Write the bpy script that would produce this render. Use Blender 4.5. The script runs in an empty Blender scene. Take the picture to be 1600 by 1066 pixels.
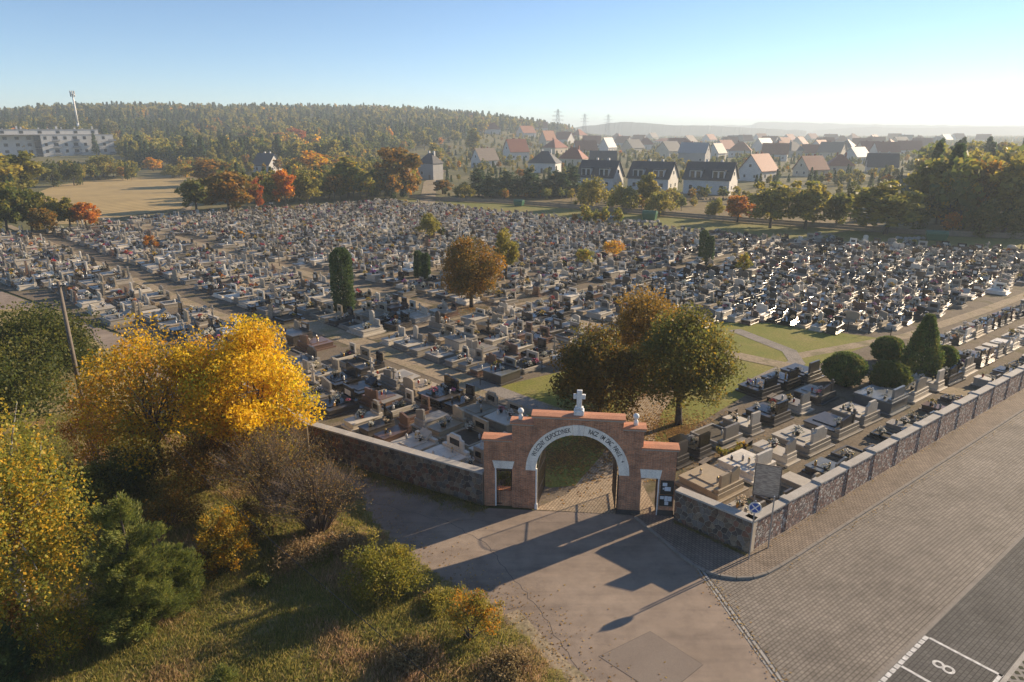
import bpy, bmesh, math, random
import numpy as np
from mathutils import Vector, Matrix, noise as mnoise

R = math.radians
S = bpy.context.scene
C = S.collection

# ---------------------------------------------------------------- camera
CAM_H, FOC, PITCH = 20.0, 1067.0, math.atan(330 / 1067)
cam = bpy.data.cameras.new('camera')
cam.sensor_width = 36.0
cam.lens = 36.0 * FOC / 1600.0
cam.clip_start, cam.clip_end = 0.1, 20000
cam_ob = bpy.data.objects.new('camera', cam)
cam_ob.location = (0, 0, CAM_H)
cam_ob.rotation_euler = (R(90) - PITCH, 0, 0)
C.objects.link(cam_ob)
S.camera = cam_ob

# ---------------------------------------------------------------- sky, sun, exposure
SUN_AZ, SUN_EL = 32.0, 19.5      # azimuth measured from +X towards +Y
world = bpy.data.worlds.new('World'); S.world = world
world.use_nodes = True
wn = world.node_tree
sky = wn.nodes.new('ShaderNodeTexSky')
sky.sky_type = 'NISHITA'; sky.sun_disc = False
sky.sun_elevation = R(SUN_EL); sky.sun_rotation = R(90 - SUN_AZ)
sky.altitude = 2600; sky.air_density = 1.0; sky.dust_density = 0.0; sky.ozone_density = 2.8
wn.links.new(sky.outputs[0], wn.nodes['Background'].inputs[0])
wn.nodes['Background'].inputs[1].default_value = 0.066
sun = bpy.data.lights.new('sun', 'SUN'); sun.energy = 3.9; sun.angle = R(0.53); sun.color = (1.0, 0.80, 0.56)
sun_ob = bpy.data.objects.new('sun', sun); C.objects.link(sun_ob)
sd = Vector((math.cos(R(SUN_EL)) * math.cos(R(SUN_AZ)), math.cos(R(SUN_EL)) * math.sin(R(SUN_AZ)), math.sin(R(SUN_EL))))
sun_ob.rotation_euler = sd.to_track_quat('Z', 'Y').to_euler()
sun_ob.location = sd * 300
S.view_settings.view_transform = 'Standard'
S.view_settings.look = 'None'
S.view_settings.exposure = 1.32
S.view_settings.gamma = 1.0
S.cycles.max_bounces = 6
S.cycles.volume_bounces = 0
S.cycles.use_denoising = True

# ---------------------------------------------------------------- helpers
def at(x, y, z=0.0):
    """ground point (height z) seen at photo position x, y"""
    u, v = (x - 800) / FOC, (533 - y) / FOC
    d = Vector((u, math.cos(PITCH) + v * math.sin(PITCH), -math.sin(PITCH) + v * math.cos(PITCH)))
    t = (z - CAM_H) / d.z
    return Vector((d.x * t, d.y * t, z))

def depth(p):
    return p[1] * math.cos(PITCH) - (p[2] - CAM_H) * math.sin(PITCH)

def project(p):
    c = depth(p)
    u = p[1] * math.sin(PITCH) + (p[2] - CAM_H) * math.cos(PITCH)
    return 800 + FOC * p[0] / c, 533 - FOC * u / c

def height_at(base, ypix):
    """height above base whose picture row is ypix"""
    lo, hi = -5.0, 120.0
    for _ in range(40):
        m = (lo + hi) / 2
        if project((base[0], base[1], base[2] + m))[1] > ypix: lo = m
        else: hi = m
    return lo

def tag(o, label=None, cat=None, group=None, kind=None):
    if label: o['label'] = label
    if cat: o['category'] = cat
    if group: o['group'] = group
    if kind: o['kind'] = kind
    return o

def empty(name, loc, rz=0.0, label=None, cat=None, group=None):
    o = bpy.data.objects.new(name, None); C.objects.link(o)
    o.empty_display_size = 0.2
    o.location = loc; o.rotation_euler = (0, 0, rz)
    return tag(o, label, cat, group)

def link(name, me, parent=None, loc=(0, 0, 0), rz=0.0, m=None):
    o = bpy.data.objects.new(name, me); C.objects.link(o)
    o.location = loc; o.rotation_euler = (0, 0, rz)
    if parent: o.parent = parent
    if m is not None:
        if len(me.materials) == 0: me.materials.append(m)
        o.material_slots[0].link = 'OBJECT'
        o.material_slots[0].material = m
    return o

def np_mesh(name, V, F, col=None, smooth=False):
    """V (n,3); F (m,k) with one k; col (m,3) colour per face"""
    V = np.asarray(V, np.float32); F = np.asarray(F, np.int32)
    me = bpy.data.meshes.new(name)
    m, k = F.shape
    me.vertices.add(len(V)); me.vertices.foreach_set('co', V.ravel())
    me.loops.add(m * k); me.loops.foreach_set('vertex_index', F.ravel())
    me.polygons.add(m)
    me.polygons.foreach_set('loop_start', np.arange(0, m * k, k, dtype=np.int32))
    me.polygons.foreach_set('loop_total', np.full(m, k, np.int32))
    if smooth: me.polygons.foreach_set('use_smooth', np.ones(m, bool))
    me.update(calc_edges=True)
    if col is not None:
        a = me.color_attributes.new('col', 'FLOAT_COLOR', 'CORNER')
        c4 = np.ones((m * k, 4), np.float32); c4[:, :3] = np.repeat(np.asarray(col, np.float32), k, axis=0)
        a.data.foreach_set('color', c4.ravel())
    return me

class MB:
    """collects boxes, prisms, tubes; build() makes ONE mesh object"""
    def __init__(s): s.v = []; s.f = []; s.mi = []; s.cur = 0
    def add(s, vs, fs, M=None):
        n = len(s.v)
        s.v += [tuple(M @ Vector(p)) if M else tuple(p) for p in vs]
        s.f += [tuple(i + n for i in f) for f in fs]; s.mi += [s.cur] * len(fs)
        return s
    def box(s, x0, x1, y0, y1, z0, z1, M=None, b=0.0):
        if b <= 0:
            vs = [(x, y, z) for z in (z0, z1) for x, y in ((x0, y0), (x1, y0), (x1, y1), (x0, y1))]
            fs = [(3, 2, 1, 0), (4, 5, 6, 7), (0, 1, 5, 4), (1, 2, 6, 5), (2, 3, 7, 6), (3, 0, 4, 7)]
            return s.add(vs, fs, M)
        bm = bmesh.new()
        bmesh.ops.create_cube(bm, size=1)
        for v in bm.verts:
            v.co = Vector((x0 + (v.co.x + .5) * (x1 - x0), y0 + (v.co.y + .5) * (y1 - y0), z0 + (v.co.z + .5) * (z1 - z0)))
        bmesh.ops.bevel(bm, geom=bm.edges[:], offset=b, segments=1, affect='EDGES')
        bm.verts.index_update()
        s.add([v.co[:] for v in bm.verts], [[v.index for v in f.verts] for f in bm.faces], M)
        bm.free(); return s
    def prism(s, poly, y0, y1, M=None):
        """polygon in x,z (counter-clockwise seen from -y), extruded along y"""
        n = len(poly)
        vs = [(x, y0, z) for x, z in poly] + [(x, y1, z) for x, z in poly]
        fs = [tuple(range(n)), tuple(range(2 * n - 1, n - 1, -1))] + [(i, i + n, (i + 1) % n + n, (i + 1) % n) for i in range(n)]
        return s.add(vs, fs, M)
    def tube(s, p0, p1, r0, r1=None, n=8, caps=True):
        r1 = r0 if r1 is None else r1
        p0, p1 = Vector(p0), Vector(p1); d = (p1 - p0)
        if d.length < 1e-6: return s
        q = d.to_track_quat('Z', 'Y')
        vs = []
        for p, r in ((p0, r0), (p1, r1)):
            for i in range(n):
                a = 2 * math.pi * i / n
                vs.append(p + q @ Vector((r * math.cos(a), r * math.sin(a), 0)))
        fs = [(i, (i + 1) % n, (i + 1) % n + n, i + n) for i in range(n)]
        if caps: fs += [tuple(range(n - 1, -1, -1)), tuple(range(n, 2 * n))]
        return s.add(vs, fs)
    def path(s, pts, rs, n=6):
        for i in range(len(pts) - 1): s.tube(pts[i], pts[i + 1], rs[i], rs[i + 1], n, caps=(i == 0 or i == len(pts) - 2))
        return s
    def sphere(s, c, r, nu=10, nv=7, sq=(1, 1, 1)):
        vs, fs = [], []
        for j in range(nv + 1):
            t = math.pi * j / nv
            for i in range(nu):
                a = 2 * math.pi * i / nu
                vs.append((c[0] + r * sq[0] * math.sin(t) * math.cos(a), c[1] + r * sq[1] * math.sin(t) * math.sin(a), c[2] - r * sq[2] * math.cos(t)))
        for j in range(nv):
            for i in range(nu):
                fs.append((j * nu + i, j * nu + (i + 1) % nu, (j + 1) * nu + (i + 1) % nu, (j + 1) * nu + i))
        return s.add(vs, fs)
    def lathe(s, prof, c=(0, 0, 0), n=12):
        vs, fs = [], []
        for r, z in prof:
            for i in range(n):
                a = 2 * math.pi * i / n
                vs.append((c[0] + r * math.cos(a), c[1] + r * math.sin(a), c[2] + z))
        for j in range(len(prof) - 1):
            for i in range(n): fs.append((j * n + i, j * n + (i + 1) % n, (j + 1) * n + (i + 1) % n, (j + 1) * n + i))
        fs += [tuple(range(n - 1, -1, -1)), tuple(range((len(prof) - 1) * n, len(prof) * n))]
        return s.add(vs, fs)
    def mesh(s, name, mats=(), smooth=False):
        me = bpy.data.meshes.new(name)
        me.from_pydata(s.v, [], s.f)
        for m in mats: me.materials.append(m)
        if len(mats) > 1: me.polygons.foreach_set('material_index', s.mi)
        if smooth: me.polygons.foreach_set('use_smooth', [True] * len(s.f))
        me.update(); return me
    def build(s, name, m, parent=None, loc=(0, 0, 0), rz=0.0, smooth=False):
        mats = m if isinstance(m, (list, tuple)) else [m]
        return link(name, s.mesh(name, mats, smooth), parent, loc, rz)

def inside(poly, x, y):
    c = False; n = len(poly); j = n - 1
    for i in range(n):
        xi, yi = poly[i][0], poly[i][1]; xj, yj = poly[j][0], poly[j][1]
        if (yi > y) != (yj > y) and x < (xj - xi) * (y - yi) / (yj - yi) + xi: c = not c
        j = i
    return c

def seg_dist(p, a, b):
    ax, ay, bx, by = a[0], a[1], b[0], b[1]
    dx, dy = bx - ax, by - ay
    t = max(0, min(1, ((p[0] - ax) * dx + (p[1] - ay) * dy) / (dx * dx + dy * dy)))
    return math.hypot(p[0] - ax - t * dx, p[1] - ay - t * dy)

def poly_dist(p, pts):
    return min(seg_dist(p, pts[i], pts[i + 1]) for i in range(len(pts) - 1))

def sheet(name, poly, z, m, kind='structure', parent=None):
    bm = bmesh.new()
    f = bm.faces.new([bm.verts.new((p[0], p[1], z)) for p in poly])
    f.normal_update()
    if f.normal.z < 0: f.normal_flip()
    bmesh.ops.triangulate(bm, faces=[f])
    me = bpy.data.meshes.new(name); bm.to_mesh(me); bm.free()
    me.materials.append(m)
    o = link(name, me, parent)
    if kind: o['kind'] = kind
    return o

def strip(name, pts, w, z, m, kind='structure', parent=None):
    L, Rr = [], []
    for i, p in enumerate(pts):
        a = Vector(pts[max(0, i - 1)][:2]); b = Vector(pts[min(len(pts) - 1, i + 1)][:2])
        d = (b - a).normalized(); nn = Vector((-d.y, d.x)) * w / 2
        L.append((p[0] + nn.x, p[1] + nn.y)); Rr.append((p[0] - nn.x, p[1] - nn.y))
    V = [(x, y, z) for x, y in Rr] + [(x, y, z) for x, y in L]
    n = len(pts)
    me = bpy.data.meshes.new(name); me.from_pydata(V, [], [(i, i + 1, i + 1 + n, i + n) for i in range(n - 1)]); me.materials.append(m)
    o = link(name, me, parent)
    if kind: o['kind'] = kind
    return o

def text_obj(name, body, size, m, parent=None, extrude=0.0, offset=0.0):
    c = bpy.data.curves.new('lettering', 'FONT'); c.body = body; c.size = size; c.align_x = 'CENTER'; c.align_y = 'CENTER'; c.extrude = extrude; c.offset = offset; c.resolution_u = 4
    tmp = bpy.data.objects.new('lettering', c)
    me = bpy.data.meshes.new_from_object(tmp); me.name = name
    bpy.data.objects.remove(tmp); bpy.data.curves.remove(c)
    me.materials.clear(); me.materials.append(m)
    return link(name, me, parent)

# ---------------------------------------------------------------- materials
def new_mat(name):
    m = bpy.data.materials.new(name); m.use_nodes = True
    nt = m.node_tree
    return m, nt, nt.nodes['Principled BSDF'], nt.nodes['Material Output']

def nd(nt, t, **kw):
    n = nt.nodes.new(t)
    for k, v in kw.items(): setattr(n, k, v)
    return n

def rgba(c): return (c[0], c[1], c[2], 1.0)

def ramp(nt, src, stops):
    r = nd(nt, 'ShaderNodeValToRGB')
    e = r.color_ramp.elements
    while len(e) < len(stops): e.new(0.5)
    for i, (p, c) in enumerate(stops):
        e[i].position = p; e[i].color = rgba(c)
    nt.links.new(src, r.inputs[0]); return r.outputs[0]

def noise_tex(nt, vec, scale, detail=5, rough=0.6):
    n = nd(nt, 'ShaderNodeTexNoise')
    n.inputs['Scale'].default_value = scale; n.inputs['Detail'].default_value = detail; n.inputs['Roughness'].default_value = rough
    if vec is not None: nt.links.new(vec, n.inputs['Vector'])
    return n.outputs['Fac']

def mixc(nt, fac, a, b, mode='MIX'):
    n = nd(nt, 'ShaderNodeMix', data_type='RGBA', blend_type=mode)
    for sock, v in ((n.inputs[0], fac), (n.inputs[6], a), (n.inputs[7], b)):
        if isinstance(v, bpy.types.NodeSocket): nt.links.new(v, sock)
        elif isinstance(v, (int, float)): sock.default_value = v
        else: sock.default_value = rgba(v)
    return n.outputs[2]

def bump(nt, b, h, strength, dist):
    n = nd(nt, 'ShaderNodeBump'); n.inputs['Strength'].default_value = strength; n.inputs['Distance'].default_value = dist
    nt.links.new(h, n.inputs['Height']); nt.links.new(n.outputs[0], b.inputs['Normal'])

def mat(name, c1, c2=None, scale=2.0, rough=0.75, fine=30.0, bmp=0.0, bscale=20.0, metal=0.0, c3=None, per_obj=0.0, spec=0.5, contrast=0.25, weather=0.0):
    m, nt, b, out = new_mat(name)
    c2 = c2 or tuple(x * 0.7 for x in c1)
    pos = nd(nt, 'ShaderNodeNewGeometry').outputs['Position']
    a = noise_tex(nt, pos, scale)
    stops = [(0.5 - contrast, c1), (0.5 + contrast, c2)] if c3 is None else [(0.3, c1), (0.5, c2), (0.7, c3)]
    col = ramp(nt, a, stops)
    f = noise_tex(nt, pos, fine, 3)
    g = ramp(nt, f, [(0.3, (0.78,) * 3), (0.7, (1.18,) * 3)])
    col = mixc(nt, 1.0, col, g, 'MULTIPLY')
    if weather:
        col = mixc(nt, 1.0, col, streaks(nt, nd(nt, 'ShaderNodeTexCoord').outputs['Object'], weather), 'MULTIPLY')
    if per_obj:
        oi = nd(nt, 'ShaderNodeObjectInfo')
        k = ramp(nt, oi.outputs['Random'], [(0.0, (1 - per_obj,) * 3), (1.0, (1 + per_obj,) * 3)])
        col = mixc(nt, 1.0, col, k, 'MULTIPLY')
    nt.links.new(col, b.inputs['Base Color'])
    b.inputs['Roughness'].default_value = rough; b.inputs['Metallic'].default_value = metal
    b.inputs['Specular IOR Level'].default_value = spec
    if bmp: bump(nt, b, noise_tex(nt, pos, bscale, 6), 1.0, bmp)
    return m

def leaf_mat(name, trans=0.45, rough=0.55, gain=1.0):
    m, nt, b, out = new_mat(name)
    at_ = nd(nt, 'ShaderNodeVertexColor', layer_name='col')
    oi = nd(nt, 'ShaderNodeObjectInfo')
    k = ramp(nt, oi.outputs['Random'], [(0, (0.82 * gain, 0.86 * gain, 0.8 * gain)), (1, (1.16 * gain, 1.1 * gain, 1.1 * gain))])
    col = mixc(nt, 1.0, at_.outputs[0], k, 'MULTIPLY')
    nt.links.new(col, b.inputs['Base Color'])
    b.inputs['Roughness'].default_value = rough; b.inputs['Specular IOR Level'].default_value = 0.3
    t = nd(nt, 'ShaderNodeBsdfTranslucent'); nt.links.new(col, t.inputs[0])
    mx = nd(nt, 'ShaderNodeMixShader'); mx.inputs[0].default_value = trans
    nt.links.new(b.outputs[0], mx.inputs[1]); nt.links.new(t.outputs[0], mx.inputs[2]); nt.links.new(mx.outputs[0], out.inputs[0])
    return m

def paver_mat(name, c1, c2, mortar, angle, bw, bh, stain=(0.8, 1.1), rough=0.8, msize=0.012, off=0.5, stain_scale=0.25):
    m, nt, b, out = new_mat(name)
    pos = nd(nt, 'ShaderNodeNewGeometry').outputs['Position']
    mp = nd(nt, 'ShaderNodeMapping'); mp.inputs['Rotation'].default_value = (0, 0, R(-angle)); nt.links.new(pos, mp.inputs[0])
    br = nd(nt, 'ShaderNodeTexBrick'); nt.links.new(mp.outputs[0], br.inputs['Vector'])
    br.inputs['Color1'].default_value = rgba(c1); br.inputs['Color2'].default_value = rgba(c2); br.inputs['Mortar'].default_value = rgba(mortar)
    br.inputs['Scale'].default_value = 1.0; br.inputs['Brick Width'].default_value = bw; br.inputs['Row Height'].default_value = bh
    br.inputs['Mortar Size'].default_value = msize; br.inputs['Mortar Smooth'].default_value = 0.3; br.offset = off
    st = ramp(nt, noise_tex(nt, pos, stain_scale, 9, 0.7), [(0.32, (stain[0] * .9,) * 3), (0.5, (1.0,) * 3), (0.68, (stain[1] * 1.06,) * 3)])
    st2 = ramp(nt, noise_tex(nt, pos, 2.2, 8, 0.75), [(0.3, (0.8,) * 3), (0.7, (1.18,) * 3)])
    col = mixc(nt, 1.0, mixc(nt, 1.0, br.outputs['Color'], st, 'MULTIPLY'), st2, 'MULTIPLY')
    oil = ramp(nt, noise_tex(nt, pos, 0.55, 4, 0.5), [(0.60, (1.0,) * 3), (0.72, (0.80, 0.80, 0.81))])
    col = mixc(nt, 1.0, col, oil, 'MULTIPLY')
    nt.links.new(col, b.inputs['Base Color']); b.inputs['Roughness'].default_value = rough; b.inputs['Specular IOR Level'].default_value = 0.12
    inv = nd(nt, 'ShaderNodeMath', operation='SUBTRACT'); inv.inputs[0].default_value = 1.0; nt.links.new(br.outputs['Fac'], inv.inputs[1])
    bump(nt, b, inv.outputs[0], 1.0, 0.008)
    return m

def streaks(nt, tc, lo=0.82):
    mp = nd(nt, 'ShaderNodeMapping'); mp.inputs['Scale'].default_value = (3.0, 3.0, 0.5); nt.links.new(tc, mp.inputs[0])
    return ramp(nt, noise_tex(nt, mp.outputs[0], 1.0, 6, 0.65), [(0.36, (lo, lo, lo * 1.02)), (0.52, (1.0,) * 3), (0.75, (1.1, 1.09, 1.06))])

def brick_mat(name):
    m, nt, b, out = new_mat(name)
    tc = nd(nt, 'ShaderNodeTexCoord').outputs['Object']
    sep = nd(nt, 'ShaderNodeSeparateXYZ'); nt.links.new(tc, sep.inputs[0])
    ad = nd(nt, 'ShaderNodeMath', operation='ADD'); nt.links.new(sep.outputs[0], ad.inputs[0]); nt.links.new(sep.outputs[1], ad.inputs[1])
    cb = nd(nt, 'ShaderNodeCombineXYZ'); nt.links.new(ad.outputs[0], cb.inputs[0]); nt.links.new(sep.outputs[2], cb.inputs[1])
    br = nd(nt, 'ShaderNodeTexBrick'); nt.links.new(cb.outputs[0], br.inputs['Vector'])
    br.inputs['Color1'].default_value = rgba((0.60, 0.24, 0.105)); br.inputs['Color2'].default_value = rgba((0.35, 0.135, 0.065)); br.inputs['Mortar'].default_value = rgba((0.46, 0.38, 0.30))
    br.inputs['Scale'].default_value = 1.0; br.inputs['Brick Width'].default_value = 0.26; br.inputs['Row Height'].default_value = 0.066
    br.inputs['Mortar Size'].default_value = 0.010; br.inputs['Bias'].default_value = -0.15
    st = ramp(nt, noise_tex(nt, tc, 1.3, 6), [(0.28, (0.55, 0.56, 0.58)), (0.5, (0.95, 0.93, 0.92)), (0.72, (1.25, 1.2, 1.14))])
    st2 = ramp(nt, noise_tex(nt, tc, 9.0, 4), [(0.3, (0.75,) * 3), (0.72, (1.25,) * 3)])
    col = mixc(nt, 1.0, mixc(nt, 1.0, br.outputs['Color'], st, 'MULTIPLY'), st2, 'MULTIPLY')
    col = mixc(nt, 1.0, col, streaks(nt, tc), 'MULTIPLY')
    nt.links.new(col, b.inputs['Base Color']); b.inputs['Roughness'].default_value = 0.85
    inv = nd(nt, 'ShaderNodeMath', operation='SUBTRACT'); inv.inputs[0].default_value = 1.0; nt.links.new(br.outputs['Fac'], inv.inputs[1])
    bump(nt, b, inv.outputs[0], 1.0, 0.012)
    return m

def pebble_mat(name):
    m, nt, b, out = new_mat(name)
    pos = nd(nt, 'ShaderNodeNewGeometry').outputs['Position']
    vo = nd(nt, 'ShaderNodeTexVoronoi'); vo.inputs['Scale'].default_value = 7.5; nt.links.new(pos, vo.inputs['Vector'])
    hs = nd(nt, 'ShaderNodeSeparateColor'); nt.links.new(vo.outputs['Color'], hs.inputs[0])
    col = ramp(nt, hs.outputs[0], [(0.0, (0.09, 0.06, 0.055)), (0.3, (0.30, 0.15, 0.11)), (0.5, (0.20, 0.18, 0.17)), (0.7, (0.42, 0.26, 0.20)), (0.9, (0.60, 0.55, 0.48))])
    e = nd(nt, 'ShaderNodeTexVoronoi', feature='DISTANCE_TO_EDGE'); e.inputs['Scale'].default_value = 7.5; nt.links.new(pos, e.inputs['Vector'])
    ed = ramp(nt, e.outputs['Distance'], [(0.02, (0.0,) * 3), (0.12, (1.0,) * 3)])
    c2 = mixc(nt, ed, (0.13, 0.11, 0.095), col)
    nt.links.new(c2, b.inputs['Base Color']); b.inputs['Roughness'].default_value = 0.8
    bump(nt, b, ed, 1.0, 0.02)
    return m

M = {}
M['brick'] = brick_mat('red_brick')
M['pebble'] = pebble_mat('pebble_wall')
M['concrete'] = mat('pale_concrete', (0.42, 0.39, 0.34), (0.30, 0.28, 0.25), 1.5, 0.85, 25, 0.004)
M['kerb'] = mat('kerb_concrete', (0.30, 0.265, 0.225), (0.22, 0.195, 0.165), 1.5, 0.9, 25, 0.004, spec=0.2)
M['cap'] = mat('wall_cap', (0.47, 0.44, 0.39), (0.33, 0.30, 0.26), 1.2, 0.85, 22, 0.004)
M['arch'] = mat('painted_arch', (0.86, 0.82, 0.74), (0.76, 0.72, 0.64), 1.2, 0.7, 20, weather=0.82)
M['white'] = mat('white_paint', (0.78, 0.77, 0.74), (0.66, 0.65, 0.62), 2.0, 0.65, 20, weather=0.8)
M['tile'] = mat('terracotta', (0.56, 0.25, 0.13), (0.44, 0.19, 0.10), 2.5, 0.7, 16, 0.006)
M['iron'] = mat('dark_iron', (0.03, 0.03, 0.03), (0.05, 0.045, 0.04), 6, 0.5, 30, metal=0.5)
M['letter'] = mat('dark_lettering', (0.02, 0.02, 0.022), (0.03, 0.03, 0.03), 5, 0.6)
M['darkstone'] = mat('dark_plinth', (0.07, 0.06, 0.055), (0.04, 0.035, 0.035), 4, 0.8, 20, 0.01)
M['mortar'] = mat('mortar', (0.42, 0.36, 0.28), (0.31, 0.26, 0.20), 4, 0.95, 30, 0.006)
STONES = [mat('field_stone_%s' % n, c, tuple(x * 0.6 for x in c), 5, 0.85, 24, 0.015, 14, per_obj=0.3) for n, c in
          (('brown', (0.19, 0.125, 0.085)), ('grey', (0.19, 0.165, 0.145)), ('red', (0.23, 0.115, 0.075)), ('dark', (0.11, 0.088, 0.075)), ('tan', (0.28, 0.21, 0.145)))]
M['steel'] = mat('galvanised', (0.45, 0.46, 0.47), (0.36, 0.37, 0.38), 8, 0.45, 30, metal=0.7)
M['wood'] = mat('weathered_wood', (0.20, 0.165, 0.13), (0.12, 0.10, 0.085), 6, 0.9, 40, 0.01, 30)
M['bark'] = mat('bark', (0.085, 0.065, 0.05), (0.045, 0.036, 0.03), 6, 0.95, 25, 0.02, 20)
M['birch'] = mat('birch_bark', (0.55, 0.52, 0.47), (0.10, 0.09, 0.08), 5, 0.9, 15, 0.01)
M['twig'] = mat('bare_twig', (0.17, 0.125, 0.095), (0.10, 0.075, 0.06), 3, 0.9)
M['leaf'] = leaf_mat('leaf', 0.55, gain=1.62)
M['needle'] = leaf_mat('needle', 0.35, 0.6, 1.75)
M['petal'] = leaf_mat('petal', 0.25, 0.6)
M['glass'] = mat('window_glass', (0.03, 0.035, 0.04), (0.05, 0.055, 0.06), 0.5, 0.08)
M['render_white'] = mat('white_render', (0.62, 0.60, 0.56), (0.52, 0.50, 0.47), 0.4, 0.85, 4)
M['render_grey'] = mat('grey_render', (0.34, 0.33, 0.32), (0.27, 0.26, 0.25), 0.4, 0.85, 4)
M['render_cream'] = mat('cream_render', (0.60, 0.52, 0.40), (0.50, 0.43, 0.33), 0.4, 0.85, 4)
M['roof_dark'] = mat('dark_roof', (0.050, 0.050, 0.054), (0.075, 0.072, 0.072), 1.5, 0.6, 3)
M['roof_red'] = mat('red_roof', (0.30, 0.095, 0.055), (0.21, 0.07, 0.045), 1.2, 0.7, 3)
M['roof_orange'] = mat('orange_roof', (0.40, 0.17, 0.09), (0.30, 0.12, 0.07), 1.2, 0.7, 3)
M['roof_tan'] = mat('tan_roof', (0.25, 0.19, 0.145), (0.18, 0.14, 0.11), 1.2, 0.7, 3)
M['roof_grey'] = mat('grey_roof', (0.30, 0.31, 0.32), (0.22, 0.23, 0.24), 1.2, 0.5, 3)
M['steel_blue'] = mat('blue_enamel', (0.02, 0.09, 0.38), (0.02, 0.08, 0.33), 5, 0.4)
M['red_paint'] = mat('red_paint', (0.5, 0.03, 0.03), (0.42, 0.03, 0.03), 5, 0.4)
M['green_paint'] = mat('green_paint', (0.03, 0.13, 0.06), (0.025, 0.10, 0.05), 3, 0.45)
M['black'] = mat('black_board', (0.015, 0.014, 0.014), (0.025, 0.024, 0.024), 5, 0.5)
M['paper'] = mat('paper', (0.62, 0.66, 0.72), (0.52, 0.56, 0.62), 12, 0.7)
M['rubber'] = mat('tyre_rubber', (0.02, 0.02, 0.02), (0.03, 0.03, 0.03), 5, 0.8)
GR = {}
for n, c, r in (('black', (0.024, 0.023, 0.023), 0.18), ('charcoal', (0.075, 0.071, 0.07), 0.28), ('grey', (0.27, 0.26, 0.245), 0.4), ('pale grey', (0.52, 0.50, 0.465), 0.5),
                ('beige', (0.40, 0.345, 0.27), 0.45), ('brown', (0.16, 0.105, 0.085), 0.3), ('white', (0.74, 0.725, 0.69), 0.4), ('weathered concrete', (0.31, 0.285, 0.245), 0.85), ('blue-grey', (0.17, 0.19, 0.21), 0.2)):
    c = (c[0] * 1.1, c[1] * 1.02, c[2] * 0.88)
    GR[n] = mat('granite_' + n.replace(' ', '_'), c, tuple(x * 0.75 for x in c), 3.0, r, 45, per_obj=0.18)
M['soil'] = mat('grave_soil', (0.10, 0.08, 0.055), (0.06, 0.05, 0.035), 4, 0.95, 20, 0.03)
# ================================================================ TERRAIN
def sstep(a, b, x):
    t = max(0.0, min(1.0, (x - a) / (b - a))); return t * t * (3 - 2 * t)

def lerp_table(tab, x):
    if x <= tab[0][0]: return tab[0][1]
    for (a, va), (b, vb) in zip(tab, tab[1:]):
        if x <= b: return va + (vb - va) * (x - a) / (b - a)
    return tab[-1][1]

CREST = [(-900, 8), (-400, 22), (0, 29), (120, 38), (250, 41), (560, 42), (660, 40), (760, 31), (840, 20), (890, 12), (960, 0)]
def terrain(x, y):
    if y < 300: return 0.0
    d = math.hypot(x, y)
    return lerp_table(CREST, 800 + FOC * x / y) * sstep(430, 1150, d) * (1 - 0.6 * sstep(1600, 2600, d))

def grass_mat(name, stops, s1, s2, rough=0.95, bmp=0.03):
    m, nt, b, out = new_mat(name)
    pos = nd(nt, 'ShaderNodeNewGeometry').outputs['Position']
    c = ramp(nt, noise_tex(nt, pos, s1, 8, 0.65), stops)
    k = ramp(nt, noise_tex(nt, pos, s2, 5), [(0.28, (0.66,) * 3), (0.72, (1.3,) * 3)])
    nt.links.new(mixc(nt, 1.0, c, k, 'MULTIPLY'), b.inputs['Base Color'])
    b.inputs['Roughness'].default_value = rough; b.inputs['Specular IOR Level'].default_value = 0.15
    bump(nt, b, noise_tex(nt, pos, s2, 6), 1.0, bmp)
    return m
M['ground'] = grass_mat('open_ground', [(0.3, (0.08, 0.09, 0.032)), (0.45, (0.13, 0.125, 0.052)), (0.6, (0.19, 0.16, 0.078)), (0.75, (0.10, 0.11, 0.036))], 0.015, 0.6)
M['lawn'] = grass_mat('lawn', [(0.3, (0.165, 0.19, 0.036)), (0.5, (0.215, 0.21, 0.05)), (0.7, (0.28, 0.23, 0.08))], 0.25, 6)
M['meadow'] = grass_mat('meadow', [(0.3, (0.15, 0.17, 0.042)), (0.5, (0.21, 0.195, 0.06)), (0.7, (0.27, 0.215, 0.09))], 0.06, 1.5)
M['rough'] = grass_mat('rough_grass', [(0.3, (0.16, 0.165, 0.045)), (0.45, (0.25, 0.205, 0.08)), (0.58, (0.33, 0.245, 0.12)), (0.72, (0.18, 0.18, 0.05))], 0.5, 9, bmp=0.06)
M['cemsoil'] = grass_mat('cemetery_soil', [(0.3, (0.125, 0.10, 0.072)), (0.5, (0.20, 0.16, 0.115)), (0.62, (0.115, 0.10, 0.05)), (0.75, (0.17, 0.14, 0.10))], 0.35, 6)
M['sand'] = grass_mat('sandy_path', [(0.3, (0.27, 0.21, 0.14)), (0.48, (0.35, 0.275, 0.185)), (0.6, (0.24, 0.20, 0.115)), (0.75, (0.17, 0.16, 0.065))], 0.4, 5)
M['gravel'] = grass_mat('grey_path', [(0.3, (0.24, 0.21, 0.18)), (0.5, (0.30, 0.265, 0.225)), (0.7, (0.20, 0.18, 0.15))], 0.4, 9)

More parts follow.
